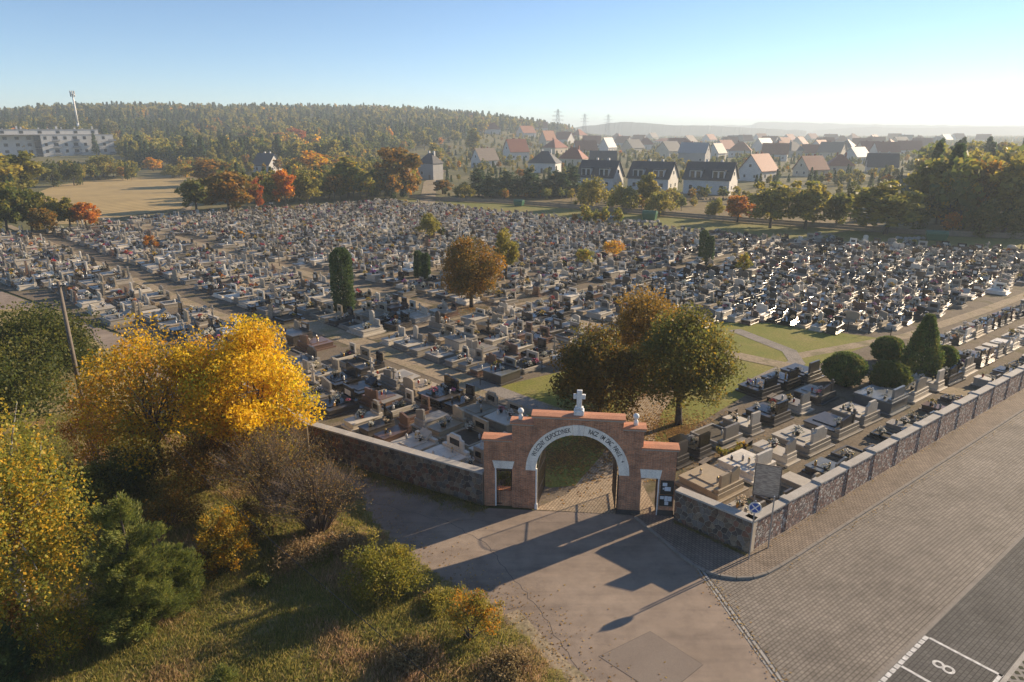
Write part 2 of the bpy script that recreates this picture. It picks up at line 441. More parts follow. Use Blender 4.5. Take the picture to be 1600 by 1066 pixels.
def stubble():
    m, nt, b, out = new_mat('stubble')
    pos = nd(nt, 'ShaderNodeNewGeometry').outputs['Position']
    mp = nd(nt, 'ShaderNodeMapping'); mp.inputs['Rotation'].default_value = (0, 0, R(28)); nt.links.new(pos, mp.inputs[0])
    w = nd(nt, 'ShaderNodeTexWave'); w.inputs['Scale'].default_value = 0.085; w.inputs['Distortion'].default_value = 2.5; w.inputs['Detail Scale'].default_value = 0.25
    nt.links.new(mp.outputs[0], w.inputs['Vector'])
    c = ramp(nt, w.outputs['Fac'], [(0.2, (0.29, 0.20, 0.075)), (0.6, (0.44, 0.32, 0.13))])
    k = ramp(nt, noise_tex(nt, pos, 0.08, 6), [(0.3, (0.8,) * 3), (0.7, (1.15,) * 3)])
    nt.links.new(mixc(nt, 1.0, c, k, 'MULTIPLY'), b.inputs['Base Color']); b.inputs['Roughness'].default_value = 0.95
    return m
M['stubble'] = stubble()

def build_ground():
    rings = [0.0] + [6 * 1.115 ** i for i in range(68)]
    NA = 160
    V, F = [(0, 0, -0.08)], []
    for r in rings[1:]:
        for k in range(NA):
            a = 2 * math.pi * k / NA
            x, y = r * math.cos(a), r * math.sin(a)
            V.append((x, y, -0.08 + terrain(x, y)))
    for k in range(NA): F.append((0, 1 + k, 1 + (k + 1) % NA))
    for j in range(len(rings) - 2):
        for k in range(NA):
            a0 = 1 + j * NA + k; a1 = 1 + j * NA + (k + 1) % NA
            F.append((a0, a0 + NA, a1 + NA, a1))
    me = bpy.data.meshes.new('ground'); me.from_pydata(V, [], F); me.materials.append(M['ground'])
    me.polygons.foreach_set('use_smooth', [True] * len(F))
    o = link('ground', me); o['kind'] = 'structure'
build_ground()

# road frame: origin at the wall corner, U along the roadside wall, W towards the cemetery
A37 = R(37.1)
U = Vector((math.cos(A37), math.sin(A37))); W = Vector((-U.y, U.x)); CORNER = Vector((11.75, 29.15))
def rd(u, w): p = CORNER + U * u + W * w; return (p.x, p.y)
# row frame of the main burial ground
A45 = R(-44.5)
RV = Vector((math.cos(A45), math.sin(A45))); NV = Vector((-RV.y, RV.x))
def rn(r, n): p = RV * r + NV * n; return (p.x, p.y)

GATE_A = Vector((-1.534, 33.646)); GATE_B = Vector((8.706, 32.397)); GATE_ANG = math.atan2(GATE_B.y - GATE_A.y, GATE_B.x - GATE_A.x)
GD = Vector((math.cos(GATE_ANG), math.sin(GATE_ANG))); GN_ = Vector((-GD.y, GD.x))
LEFT_WALL = [(-1.45, 33.75), (-13.1, 40.3), (-39.8, 67.1), (-66.8, 87.5), (-122, 129)]
BACK = [(-122, 129), (-108, 134), (-91.3, 150.7), (-80.9, 170.9), (-37.4, 203), (-19.4, 190.3), (19.9, 152.9), (43.1, 135.5), (88.6, 117.5), (150, 100)]
cem_poly = [(8.6, 32.9)] + [(11.75, 29.4)] + [rd(130, 0.1)] + [(x, y) for x, y in reversed(BACK)] + [(x, y) for x, y in reversed(LEFT_WALL)]
sheet('cemetery_ground', cem_poly, 0.0, M['cemsoil'])
FENCE = [at(640, 310), at(690, 314), at(790, 318), at(905, 327), at(1020, 336), at(1130, 345), at(1280, 356), at(1430, 367), at(1600, 374), at(1900, 392)]
mpoly = [(-37.4, 203), (-19.4, 190.3), (19.9, 152.9), (43.1, 135.5), (88.6, 117.5), (150, 100)] + [(p.x, p.y) for p in reversed(FENCE)]
sheet('meadow', mpoly, -0.02, M['meadow'])
sheet('dry_field', [at(690, 313)[:2], at(905, 326)[:2], at(1130, 346)[:2], at(1400, 366)[:2], at(1330, 320)[:2], at(1180, 300)[:2], at(1000, 300)[:2], at(880, 296)[:2], at(760, 303)[:2]], -0.03,
      grass_mat('dry_field', [(0.3, (0.25, 0.18, 0.11)), (0.5, (0.20, 0.155, 0.075)), (0.7, (0.29, 0.21, 0.13))], 0.05, 0.8))
sheet('stubble_field', [at(x, y)[:2] for x, y in ((60, 300), (90, 289), (150, 282), (230, 276), (300, 271), (330, 278), (345, 300), (300, 318), (285, 325), (215, 335), (130, 350), (60, 350))], -0.02, M['stubble'])
sheet('dirt_track', [at(x, y)[:2] for x, y in ((272, 338), (292, 320), (300, 312), (306, 312), (300, 322), (296, 338))], 0.03, M['sand'])
sheet('village_road', [at(x, y)[:2] for x, y in ((655, 318), (662, 285), (690, 262), (700, 262), (682, 286), (680, 318))], 0.02, M['sand'])

# ---- asphalt, pavers, pavement
M['asphalt'] = None
def asphalt():
    m, nt, b, out = new_mat('asphalt')
    pos = nd(nt, 'ShaderNodeNewGeometry').outputs['Position']
    c = ramp(nt, noise_tex(nt, pos, 0.22, 7, 0.62), [(0.3, (0.235, 0.185, 0.143)), (0.5, (0.285, 0.226, 0.176)), (0.72, (0.35, 0.28, 0.218))])
    k = ramp(nt, noise_tex(nt, pos, 45, 3), [(0.25, (0.74,) * 3), (0.75, (1.25,) * 3)])
    c = mixc(nt, 1.0, c, k, 'MULTIPLY')
    bl = ramp(nt, noise_tex(nt, pos, 1.1, 8, 0.7), [(0.28, (0.78, 0.78, 0.79)), (0.5, (1.0,) * 3), (0.72, (1.16, 1.15, 1.13))])
    c = mixc(nt, 1.0, c, bl, 'MULTIPLY')
    mt = nd(nt, 'ShaderNodeMapping'); mt.inputs['Rotation'].default_value = (0, 0, R(-60)); mt.inputs['Scale'].default_value = (0.10, 1.5, 1); nt.links.new(pos, mt.inputs[0])
    ty = ramp(nt, noise_tex(nt, mt.outputs[0], 1.0, 5, 0.6), [(0.34, (0.84, 0.84, 0.85)), (0.5, (1.0,) * 3), (0.7, (1.1, 1.09, 1.07))])
    c = mixc(nt, 1.0, c, ty, 'MULTIPLY')
    sp = ramp(nt, noise_tex(nt, pos, 130, 2), [(0.3, (0.7,) * 3), (0.7, (1.3,) * 3)])
    c = mixc(nt, 1.0, c, sp, 'MULTIPLY')
    dn = nd(nt, 'ShaderNodeTexNoise'); dn.inputs['Scale'].default_value = 0.8; nt.links.new(pos, dn.inputs['Vector'])
    ad = mixc(nt, 0.35, pos, dn.outputs['Color'], 'ADD')
    vo = nd(nt, 'ShaderNodeTexVoronoi', feature='DISTANCE_TO_EDGE'); vo.inputs['Scale'].default_value = 0.19; nt.links.new(ad, vo.inputs['Vector'])
    ck = ramp(nt, vo.outputs['Distance'], [(0.0, (0.80,) * 3), (0.004, (1.0,) * 3)])
    nt.links.new(c, b.inputs['Base Color']); b.inputs['Roughness'].default_value = 0.9; b.inputs['Specular IOR Level'].default_value = 0.12
    bump(nt, b, noise_tex(nt, pos, 60, 3), 0.6, 0.006)
    return m
M['asphalt'] = asphalt()
def px(*pts): return [tuple(at(x, y)[:2]) for x, y in pts]
VERGE = px((548, 741), (480, 700))
sheet('asphalt_road', [(-1.6, 33.4), (8.6, 32.5), (9.0, 27.75), (10.25, 20.9), (12.0, 11.0), (12, -20), (-30, -20), (-42, 40), (-70, 85), (-66.9, 87.0), (-40.1, 66.7), (-13.4, 39.9)], 0.0, M['asphalt'])
M['pav_road'] = paver_mat('road_pavers', (0.285, 0.248, 0.205), (0.235, 0.204, 0.168), (0.115, 0.098, 0.08), 37.1, 0.24, 0.16, (0.82, 1.12), msize=0.016)
M['pav_dark'] = paver_mat('dark_pavers', (0.125, 0.118, 0.108), (0.10, 0.095, 0.088), (0.055, 0.052, 0.048), 37.1, 0.24, 0.16, (0.85, 1.15), msize=0.014)
M['pav_walk'] = paver_mat('pavement_pavers', (0.28, 0.225, 0.175), (0.225, 0.182, 0.143), (0.11, 0.09, 0.072), -52.9, 0.22, 0.15, (0.75, 1.1), msize=0.018)
M['pav_path'] = paver_mat('entrance_pavers', (0.41, 0.32, 0.215), (0.35, 0.27, 0.18), (0.20, 0.15, 0.10), 62, 0.26, 0.16, (0.75, 1.1), msize=0.02)
road_poly = [(9.0, 27.75), (10.25, 20.9), (12.0, 11.0), (13, -20), (60, -20)] + [rd(150, -16), rd(150, -1.5)] + [rd(0, -1.55), at(1180, 903)[:2], at(1150, 905)[:2], at(1120, 900)[:2]]
sheet('paved_road', road_poly, 0.004, M['pav_road'])
e0, e1 = Vector((13.7, 20.9)), Vector((26.5, 30.8)); ed = (e1 - e0).normalized(); en = Vector((ed.y, -ed.x))
def pk(a, b): p = e0 + ed * a + en * b; return (p.x, p.y)
sheet('parking_bays', [pk(-40, 0), pk(120, 0), pk(120, 2.95), pk(-40, 2.95)], 0.008, M['pav_dark'])
strip('flush_kerb', [pk(-40, 0), pk(120, 0)], 0.16, 0.012, M['kerb'])
strip('bay_edge_kerb', [pk(-40, 3.0), pk(120, 3.0)], 0.16, 0.012, M['concrete'])
M['lattice'] = paver_mat('lattice_pavers', (0.04, 0.045, 0.025), (0.05, 0.05, 0.03), (0.26, 0.24, 0.21), 37.1 + 45, 0.30, 0.30, msize=0.07, off=0.0)
sheet('lattice_strip', [pk(-40, 3.08), pk(120, 3.08), pk(120, 9), pk(-40, 9)], 0.008, M['lattice'])

def marking(name, a, b, w, label, parent=None):
    o = strip(name, [a, b], w, 0.017, M['marking'], None); tag(o, label, 'road marking'); return o
M['marking'] = mat('road_paint', (0.74, 0.73, 0.70), (0.42, 0.41, 0.385), 5, 0.75, 30, contrast=0.16)
s0 = (Vector((17.1, 23.4)) - e0).dot(ed)
bm_ = empty('bay_edge_marking', (*pk(s0, 0.18), 0.017), 0, 'dashed white line of short blocks along the parking bay edge', 'road marking')
for i in range(16):
    p0 = Vector(pk(s0 - 0.02 - i * 0.36, 0.18)) - Vector(pk(s0, 0.18)); p1 = Vector(pk(s0 - 0.315 - i * 0.36, 0.18)) - Vector(pk(s0, 0.18))
    strip('paint_block', [p0, p1], 0.17, 0.0, M['marking'], None, bm_)
marking('bay_line', pk(s0 - 0.02, 0.28), pk(s0 - 0.02, 2.9), 0.13, 'long white line at the far end of bay eight')
marking('bay_line', pk(s0 - 2.55, 0.28), pk(s0 - 2.55, 2.9), 0.13, 'white line dividing bay eight from the next bay')
marking('bay_line', pk(s0 + 0.04, 2.82), pk(s0 - 8, 2.82), 0.13, 'white line along the back of bay eight beside lattice paving')
fo = text_obj('bay_number', '8', 1.15, M['marking'])
q = pk(s0 - 1.3, 1.35); fo.location = (q[0], q[1], 0.018); fo.rotation_euler = (0, 0, math.atan2(en.y, en.x) + R(90)); fo.scale = (0.95, 1.0, 1)
tag(fo, 'white number eight painted in the dark parking bay', 'road marking')
# drain channel between asphalt and pavers
strip('drain_channel', [(8.93, 28.0), (10.2, 20.9), (12.0, 11.0)], 0.30, 0.010, M['concrete'])
strip('drain_slot', [(8.90, 28.0), (10.17, 20.9), (11.97, 11.0)], 0.07, 0.014, M['darkstone'])
strip('drain_edge', [(9.10, 27.9), (10.37, 20.9), (12.17, 11.0)], 0.05, 0.014, M['darkstone'])
# asphalt patch
pp = [Vector(p) for p in px((936, 1026), (1016, 987), (1098, 1039), (1035, 1090))]
cc = sum(pp, Vector((0, 0))) / 4
sheet('asphalt_patch_joint', [cc + (p - cc) * 1.012 for p in pp], 0.004, M['darkstone'])
M['patch'] = mat('asphalt_patch', (0.225, 0.183, 0.15), (0.26, 0.215, 0.175), 0.6, 0.9, 45, 0.004, 50, spec=0.12)
sheet('asphalt_patch', pp, 0.008, M['patch'])

def crack(pts, w, seed):
    rg = random.Random(seed); out = []
    for a, b in zip(pts, pts[1:]):
        a, b = Vector(a), Vector(b); n = max(2, int((b - a).length / .35))
        for i in range(n):
            p = a.lerp(b, i / n); out.append((p.x + rg.uniform(-.09, .09), p.y + rg.uniform(-.09, .09)))
    strip('asphalt_crack', out, w, 0.003, M['darkstone'])
crack(px((700, 815), (760, 850), (800, 900), (850, 965), (880, 1010), (915, 1066)), 0.022, 1)
crack(px((545, 775), (640, 800), (700, 815), (765, 812)), 0.018, 2)
KERB = [Vector(p) for p in px((993, 809), (1012, 824), (1035, 843), (1060, 865), (1085, 884), (1103, 893), (1125, 900), (1150, 903.5), (1175, 902.5), (1197, 896), (1217, 885))] + [Vector(rd(u, -1.5)) for u in (1.5, 130)]
WALKH = 0.10
wp = [tuple(p) for p in KERB] + [rd(130, 0.0), rd(0, 0.0), tuple(GATE_B), tuple(GATE_A + GD * 8.0)]
sheet('pavement', wp, WALKH, M['pav_walk'])
def build_kerb():
    root = empty('kerb', (KERB[0].x, KERB[0].y, 0)); root['kind'] = 'structure'
    pts = [KERB[0]]; 
    for a, b in zip(KERB, KERB[1:]):
        L = (b - a).length; n = max(1, round(L / 0.95))
        for i in range(1, n + 1): pts.append(a + (b - a) * i / n)
    cnt = 0
    for a, b in zip(pts, pts[1:]):
        d = b - a; L = d.length
        if cnt > 75: break
        mb = MB(); mb.box(0.006, L - 0.006, -0.13, 0.012, -0.02, WALKH + 0.012, b=0.012)
        mb.build('kerb_stone', M['kerb'], root, (a.x - KERB[0].x, a.y - KERB[0].y, 0), math.atan2(d.y, d.x)); cnt += 1
build_kerb()

# ---- rough grass bank in front, left
EDGE = [Vector(p) for p in px((545, 755), (566, 775), (585, 812), (625, 850), (690, 905), (745, 930), (790, 960), (825, 1000), (862, 1040), (905, 1075), (1000, 1200))]
EDGE = [Vector((-52, 76)), Vector((-30, 53)), Vector((-16.5, 40.2))] + EDGE + [Vector((3.5, 5)), Vector((4, -20))]
bank_poly = [tuple(p) for p in EDGE] + [(-90, -20), (-90, 80)]
def bank_h(x, y):
    d = poly_dist((x, y), EDGE)
    k = sstep(0, 4, d)
    return 0.02 + k * (0.22 + 0.35 * mnoise.noise((x * 0.18, y * 0.18, 3.0)) + 0.12 * mnoise.noise((x * 0.6, y * 0.6, 1.0)))
def build_bank():
    V, F, idx = [], [], {}
    s = 0.6
    nx, ny = int(94 / s), int(100 / s)
    keep = {}
    for i in range(nx + 1):
        for j in range(ny + 1):
            x, y = -90 + i * s, -20 + j * s
            keep[i, j] = inside(bank_poly, x, y)
    def vid(i, j):
        if (i, j) not in idx:
            x, y = -90 + i * s, -20 + j * s
            if keep[i, j]: z = bank_h(x, y)
            else: z = -0.04
            idx[i, j] = len(V); V.append((x, y, z))
        return idx[i, j]
    for i in range(nx):
        for j in range(ny):
            if keep[i, j] or keep[i + 1, j] or keep[i, j + 1] or keep[i + 1, j + 1]:
                F.append((vid(i, j), vid(i + 1, j), vid(i + 1, j + 1), vid(i, j + 1)))
    me = bpy.data.meshes.new('grass_bank'); me.from_pydata(V, [], F); me.materials.append(M['rough'])
    me.polygons.foreach_set('use_smooth', [True] * len(F))
    o = link('grass_bank', me); o['kind'] = 'structure'
build_bank()
# sandy shoulder along the grass edge
strip('sandy_shoulder', [tuple(p + Vector((0.25, 0.15))) for p in EDGE[9:-2]], 0.7, 0.005, M['sand'])

# ---- cemetery paths and lawns
PATHS = []
def path(name, pts, w, m='sand', z=0.006):
    PATHS.append((pts, w)); return strip(name, pts, w, z, M[m])
path('sandy_path', [rn(-185, 48.7), rn(-82, 48.7), rn(-62, 48.7)], 2.1, z=0.03)
path('sandy_path', [rn(-185, 29.8), rn(-80, 29.8), rn(-66, 30.5)], 1.4, z=0.03)
path('sandy_path', [rn(-66, 35.2), rn(-34.4, 35.2), rn(-30, 35.2)], 2.5, z=0.016)
path('sandy_path', [rn(-56, 36.6), rn(-55, 60), rn(-53, 100), rn(-50, 155)], 0.7, z=0.034)
path('sandy_path', [rn(-46, 56), rn(-20, 58), rn(-8, 62)], 1.9, z=0.038)
path('grey_path', [rd(30, 15.8), rd(45, 12.6), rd(62, 12.0), rd(110, 11.5)], 1.3, 'sand', 0.02)
LAWN = [(-1.5, 51.8), (3.5, 55.2), (11, 58.5), (17, 66), (22.5, 71.5), (27.7, 71.3), (37.5, 65.3), (29.3, 59.2), (19.5, 51.3), (13.3, 44.8), (9.6, 38.5), (6.5, 36.4), (2.2, 35.6), (0.7, 37), (0.3, 42), (0.4, 47)]
sheet('lawn', LAWN, 0.012, M['lawn'])
path('grey_path', [(-3, 53.2), (0.3, 49.6), (4.2, 45.2), (7.2, 41.8)], 1.5, 'gravel', 0.026)
path('grey_path', [rd(20, 13.8), rd(28.5, 14.7), rd(31, 17), rd(33, 24.5)], 1.5, 'gravel', 0.030)
sheet('entrance_path', [(1.15, 33.2), (5.9, 32.7), (6.9, 32.6), (7.95, 32.5), (7.7, 36), (9.3, 41), (11, 46.5), (13.5, 51.5), (11.5, 53), (8.2, 46.5), (5.7, 39.6), (3.2, 34.9)], 0.016, M['pav_path'])

# ================================================================ WALLS
def voronoi_cells(w, h, n, rg):
    pts = []
    nx = max(2, round(math.sqrt(n * w / h))); nz = max(2, round(n / nx))
    for i in range(nx):
        for j in range(nz):
            pts.append(((i + 0.5 + rg.uniform(-.36, .36) + (0.25 if j % 2 else -0.25)) * w / nx, (j + 0.5 + rg.uniform(-.36, .36)) * h / nz))
    cells = []
    for i, p in enumerate(pts):
        poly = [(0, 0), (w, 0), (w, h), (0, h)]
        for j, q_ in enumerate(pts):
            if i == j or abs(q_[0] - p[0]) > 3.2 * w / nx or abs(q_[1] - p[1]) > 3.2 * h / nz: continue
            mx, mz = (p[0] + q_[0]) / 2, (p[1] + q_[1]) / 2; dx, dz = q_[0] - p[0], q_[1] - p[1]
            out = []
            for k in range(len(poly)):
                a, b = poly[k], poly[(k + 1) % len(poly)]
                da = (a[0] - mx) * dx + (a[1] - mz) * dz; db = (b[0] - mx) * dx + (b[1] - mz) * dz
                if da <= 0: out.append(a)
                if (da < 0 < db) or (db < 0 < da):
                    t = da / (da - db); out.append((a[0] + (b[0] - a[0]) * t, a[1] + (b[1] - a[1]) * t))
            poly = out
            if len(poly) < 3: break
        if len(poly) >= 3: cells.append(poly)
    return cells

def stone_wall(root, x0, w, h, n, seed, z0=0.0, yface=0.0):
    """field stones, each its own piece, on the face y = yface (facing -y)"""
    rg = random.Random(seed)
    for poly in voronoi_cells(w, h, n, rg):
        cx = sum(p[0] for p in poly) / len(poly); cz = sum(p[1] for p in poly) / len(poly)
        size = max(max(abs(p[0] - cx), abs(p[1] - cz)) for p in poly)
        if size < 0.05: continue
        g = 0.024
        def shrink(k, jit=0.0):
            o = []
            for x, z in poly:
                d = math.hypot(x - cx, z - cz); s_ = max(0.15, (d - k) / d) if d > 0 else 1
                o.append((cx + (x - cx) * s_, cz + (z - cz) * s_))
            return o
        dep = rg.uniform(0.025, 0.06)
        a, b_ = shrink(g), shrink(g + 0.03)
        nn = len(poly)
        vs = [(x - cx, 0.012, z - cz) for x, z in a] + [(x - cx, -dep * 0.55, z - cz) for x, z in a] + [(x - cx + rg.uniform(-.01, .01), -dep, z - cz) for x, z in b_]
        fs = [(i, (i + 1) % nn, (i + 1) % nn + nn, i + nn) for i in range(nn)] + [(i + nn, (i + 1) % nn + nn, (i + 1) % nn + 2 * nn, i + 2 * nn) for i in range(nn)] + [tuple(range(2 * nn, 3 * nn))]
        MB().add(vs, fs).build('stone', rg.choice(STONES), root, (x0 + cx, yface, z0 + cz))

def wall_run(name, a, b, h, label, nstones, seed, cap_h=0.11, thick=0.45, caplen=1.6):
    a, b = Vector(a), Vector(b); d = b - a; L = d.length
    root = empty(name, (a.x, a.y, 0), math.atan2(d.y, d.x), label, 'wall')
    MB().box(0, L, 0.02, thick, -0.05, h).build('wall_core', M['mortar'], root)
    if nstones: stone_wall(root, 0, L, h - 0.01, nstones, seed, 0.0, 0.02)
    n = max(1, round(L / caplen))
    for i in range(n):
        MB().box(i * L / n + 0.004, (i + 1) * L / n - 0.004, -0.06, thick + 0.06, h + 0.002, h + cap_h, b=0.012).build('cap_slab', M['cap'], root)
    return root
wall_run('stone_wall', (-13.1, 40.2), (-1.62, 33.68), 1.9, 'long field stone wall with pale cap running left from the brick gate', 250, 3)
wall_run('stone_wall', (-27, 54.2), (-13.25, 40.35), 1.9, 'far stretch of stone wall mostly hidden behind the yellow trees', 0, 4, caplen=3)
wall_run('stone_wall', (8.62, 32.05), (11.70, 29.0), 1.78, 'short field stone wall between the gate and the corner with signs', 85, 6)

def road_wall():
    root = empty('roadside_wall', (*rd(0, 0), 0), A37, 'long pebble-faced wall with stepped concrete caps along the paved road', 'wall')
    u = 0.0; i = 0
    while u < 100:
        L = 3.0
        h = 1.72 + min(i, 6) * 0.02
        MB().box(u + 0.37, u + L - 0.012, 0.0, 0.40, 0.0, h).build('pebble_panel', M['pebble'], root)
        MB().box(u + 0.40, u + L - 0.012, -0.05, 0.45, h + 0.002, h + 0.10, b=0.012).build('cap_slab', M['cap'], root)
        MB().box(u, u + 0.365, -0.035, 0.435, 0.0, h + 0.06).build('pier', M['pebble'], root)
        MB().box(u - 0.04, u + 0.395, -0.085, 0.485, h + 0.062, h + 0.17, b=0.012).build('pier_cap', M['cap'], root)
        u += L; i += 1
road_wall()

# ================================================================ GATE
def arc(cx, cz, r, a0, a1, n):
    return [(cx + r * math.cos(a0 + (a1 - a0) * i / n), cz + r * math.sin(a0 + (a1 - a0) * i / n)) for i in range(n + 1)]

def build_gate():
    T = 0.62
    g = empty('cemetery_gate', (GATE_A.x, GATE_A.y, 0), GATE_ANG, 'stepped red brick cemetery gate with white lettered arch and cross', 'gate')
    AX, AZ, RI, RO = 5.07, 2.36, 2.24, 2.78
    mb = MB()
    # masonry blocks built round the openings (x along the gate, z up), butted end to end
    mb.box(0.0, 0.60, 0, T, 0, 3.98); mb.box(0.60, 1.545, 0, T, 2.40, 3.98); mb.box(0.60, 1.545, 0.12, T, 0, 0.95)
    mb.box(1.545, AX - RI, 0, T, 0, AZ); mb.box(AX + RI, 8.50, 0, T, 0, AZ)
    mb.box(8.50, 9.45, 0, T, 2.32, 3.93); mb.box(9.45, 10.26, 0, T, 0, 3.93)
    # spandrels over the arch
    N = 40
    top = lambda x: 5.0 if (x < 2.68 or x > 7.42) else 5.46
    xs = sorted(set([1.545, 2.68, 7.42, 8.50, AX - RI, AX + RI] + [AX + RI * math.cos(math.pi * i / N) for i in range(N + 1)]))
    for x0, x1 in zip(xs, xs[1:]):
        if x1 - x0 < 1e-5: continue
        zb = lambda x: AZ + (math.sqrt(max(0.0, RI * RI - (x - AX) ** 2)) if abs(x - AX) < RI else 0.0)
        t = top((x0 + x1) / 2)
        mb.prism([(x0, zb(x0)), (x1, zb(x1)), (x1, t), (x0, t)], 0, T)
    mb.build('brick_body', M['brick'], g)
    MB().box(AX + RI - 0.03, 8.53, -0.03, T + 0.03, 0.0, 0.30, b=0.01).build('plinth', M['darkstone'], g)
    MB().box(9.42, 10.29, -0.03, T + 0.03, 0.0, 0.42, b=0.01).build('plinth', M['darkstone'], g)
    MB().box(1.60, AX - RI + 0.025, -0.03, T + 0.03, 0.0, 0.22, b=0.01).build('plinth', M['brick'], g)
    # coping: pale slab and terracotta slope
    for x0, x1, z in ((-0.08, 1.55, 3.985), (1.46, 2.70, 5.005), (2.60, 7.50, 5.465), (7.40, 8.60, 5.005), (8.42, 10.36, 3.935)):
        cs = MB().box(x0, x1, -0.09, T + 0.09, z, z + 0.07, b=0.006).build('coping_slab', M['concrete'], g)
        r = MB(); r.prism([(-0.12, z + 0.073), (T + 0.12, z + 0.073), (T + 0.12, z + 0.155), (T / 2, z + 0.19), (-0.12, z + 0.155)], 0, x1 - x0 + 0.04)
        # prism runs along y: turn it so that it runs along the gate
        r.v = [(x0 - 0.02 + y, x, zz) for x, y, zz in r.v]
        r.f = [tuple(reversed(f)) for f in r.f]
        r.build('terracotta_coping', M['tile'], g)
    # white arch ring in three pieces
    for nm, a0, a1, ri, ro, dp in (('arch_band', R(96.6), R(180), RI - 0.012, RO, 0.035), ('keystone', R(83.4), R(96.3), RI - 0.03, RO + 0.02, 0.055), ('arch_band', R(0), R(83.1), RI - 0.012, RO, 0.035)):
        k = MB(); n = 28
        o, i_ = arc(AX, AZ, ro, a0, a1, n), arc(AX, AZ, ri, a0, a1, n)
        for j in range(n): k.prism([i_[j + 1], i_[j], o[j], o[j + 1]], -dp, T + dp)
        k.build(nm, M['arch'], g)
    def letters(text, a0, a1):
        n = len(text)
        for i, ch in enumerate(text):
            if ch == ' ': continue
            a = a0 + (a1 - a0) * i / (n - 1)
            o = text_obj('letter', ch, 0.40, M['letter'], g, 0.004, 0.003)
            rm = (RI + RO) / 2
            o.location = (AX + rm * math.cos(a), -0.041, AZ + rm * math.sin(a))
            o.rotation_euler = (R(90), -(a - R(90)), 0); o.scale = (0.56, 0.92, 1.0)
    letters('WIECZNY ODPOCZYNEK', R(157), R(101))
    letters('RACZ IM DAC PANIE  +', R(76), R(19))
    # lintels
    for x0, x1, z0, z1, e in ((0.60, 1.545, 2.375, 2.82, 0.13), (8.50, 9.45, 2.295, 2.80, 0.10)):
        xm = (x0 + x1) / 2 - 0.1
        MB().prism([(x0 - 0.02, z0), (xm, z0), (xm, z1), (x0 - e, z1)], -0.03, T + 0.03).build('lintel', M['arch'], g)
        MB().prism([(xm + 0.008, z0), (x1 + 0.02, z0), (x1 + e, z1), (xm + 0.008, z1)], -0.03, T + 0.03).build('lintel', M['arch'], g)
    # white frames
    MB().box(AX - RI + 0.002, AX - RI + 0.09, -0.05, 0.06, 0.0, AZ + 0.10, b=0.008).build('gate_frame', M['white'], g)
    MB().box(AX - RI - 0.03, AX - RI + 0.12, -0.09, 0.09, 0.0, 0.32, b=0.01).build('frame_foot', M['white'], g)
    MB().box(AX + RI - 0.07, AX + RI - 0.002, -0.02, 0.06, 0.0, AZ, b=0.008).build('gate_frame', M['iron'], g)
    MB().box(0.604, 0.68, -0.03, 0.05, 0.05, 2.37, b=0.008).build('door_frame', M['white'], g)
    MB().box(9.375, 9.446, -0.03, 0.05, 0.1, 2.29, b=0.008).build('door_frame', M['white'], g)
    # iron leaves standing open inwards
    def leaf_(x, w, h, ang, arch=True, n=14, y=0.3):
        l = MB()
        l.box(0, 0.05, -0.02, 0.02, 0.08, h); l.box(w - 0.05, w, -0.02, 0.02, 0.08, h + (0.9 if arch else 0))
        for z in (0.12, 0.9, h - 0.15): l.box(0.05, w - 0.05, -0.015, 0.015, z, z + 0.05)
        for i in range(1, n):
            t = i / n; hh = h + (0.9 * math.sqrt(1 - (1 - t) ** 2) if arch else 0.0)
            l.box(w * t - 0.009, w * t + 0.009, -0.009, 0.009, 0.17, hh - 0.02)
        if arch: l.path([(w * t, 0, h + 0.9 * math.sqrt(max(0, 1 - (1 - t) ** 2))) for t in [i / 10 for i in range(11)]], [0.02] * 11, 6)
        o = l.build('iron_leaf', M['iron'], g, (x, y, 0)); o.rotation_euler = (0, 0, ang)
    leaf_(AX - RI + 0.12, 2.0, 2.2, R(83)); leaf_(AX + RI - 0.12, 2.0, 2.2, R(93))
    leaf_(0.66, 0.86, 2.3, R(8), False, 8, 0.09)
    leaf_(9.38, 0.85, 2.2, R(88), False, 8)
    # cross with foot, balls
    c = MB()
    c.box(AX - 0.27, AX + 0.27, 0.06, 0.56, 5.62, 5.93, b=0.05); c.box(AX - 0.22, AX + 0.22, 0.13, 0.49, 5.95, 6.06, b=0.03)
    c.box(AX - 0.14, AX + 0.14, 0.20, 0.42, 6.05, 7.0, b=0.02); c.box(AX - 0.315, AX - 0.141, 0.205, 0.415, 6.53, 6.77, b=0.02); c.box(AX + 0.141, AX + 0.315, 0.205, 0.415, 6.53, 6.77, b=0.02)
    c.build('stone_cross', M['white'], g)
    for x in (1.98, 8.06):
        b = MB(); b.lathe([(0.12, 5.15), (0.12, 5.42), (0.08, 5.47), (0.08, 5.54)], (x, T / 2, 0)); b.sphere((x, T / 2, 5.68), 0.165, 14, 10)
        b.build('stone_ball', M['white'], g, smooth=True)
    return g
gate = build_gate()

def notice_board(label, s, z0, z1, papers):
    p = GATE_A + GD * s - GN_ * 0.035
    root = empty('notice_board', (p.x, p.y, z0), GATE_ANG, label, 'notice board')
    MB().box(0, 0.70, -0.03, 0.0, 0, z1 - z0, b=0.008).build('board', M['black'], root)
    for x, z, w, h in papers: MB().box(x, x + w, -0.036, -0.031, z, z + h).build('paper', M['paper'], root)
notice_board('upper black notice board with two papers beside the small gate door', 9.52, 1.40, 2.22, ((0.10, 0.50, 0.24, 0.2), (0.22, 0.22, 0.32, 0.24), (0.12, 0.30, 0.09, 0.1)))
notice_board('lower black notice board covered with pale papers beside the small door', 9.50, 0.70, 1.36, ((0.03, 0.42, 0.2, 0.18), (0.26, 0.30, 0.17, 0.32), (0.44, 0.32, 0.2, 0.28), (0.28, 0.08, 0.2, 0.2)))

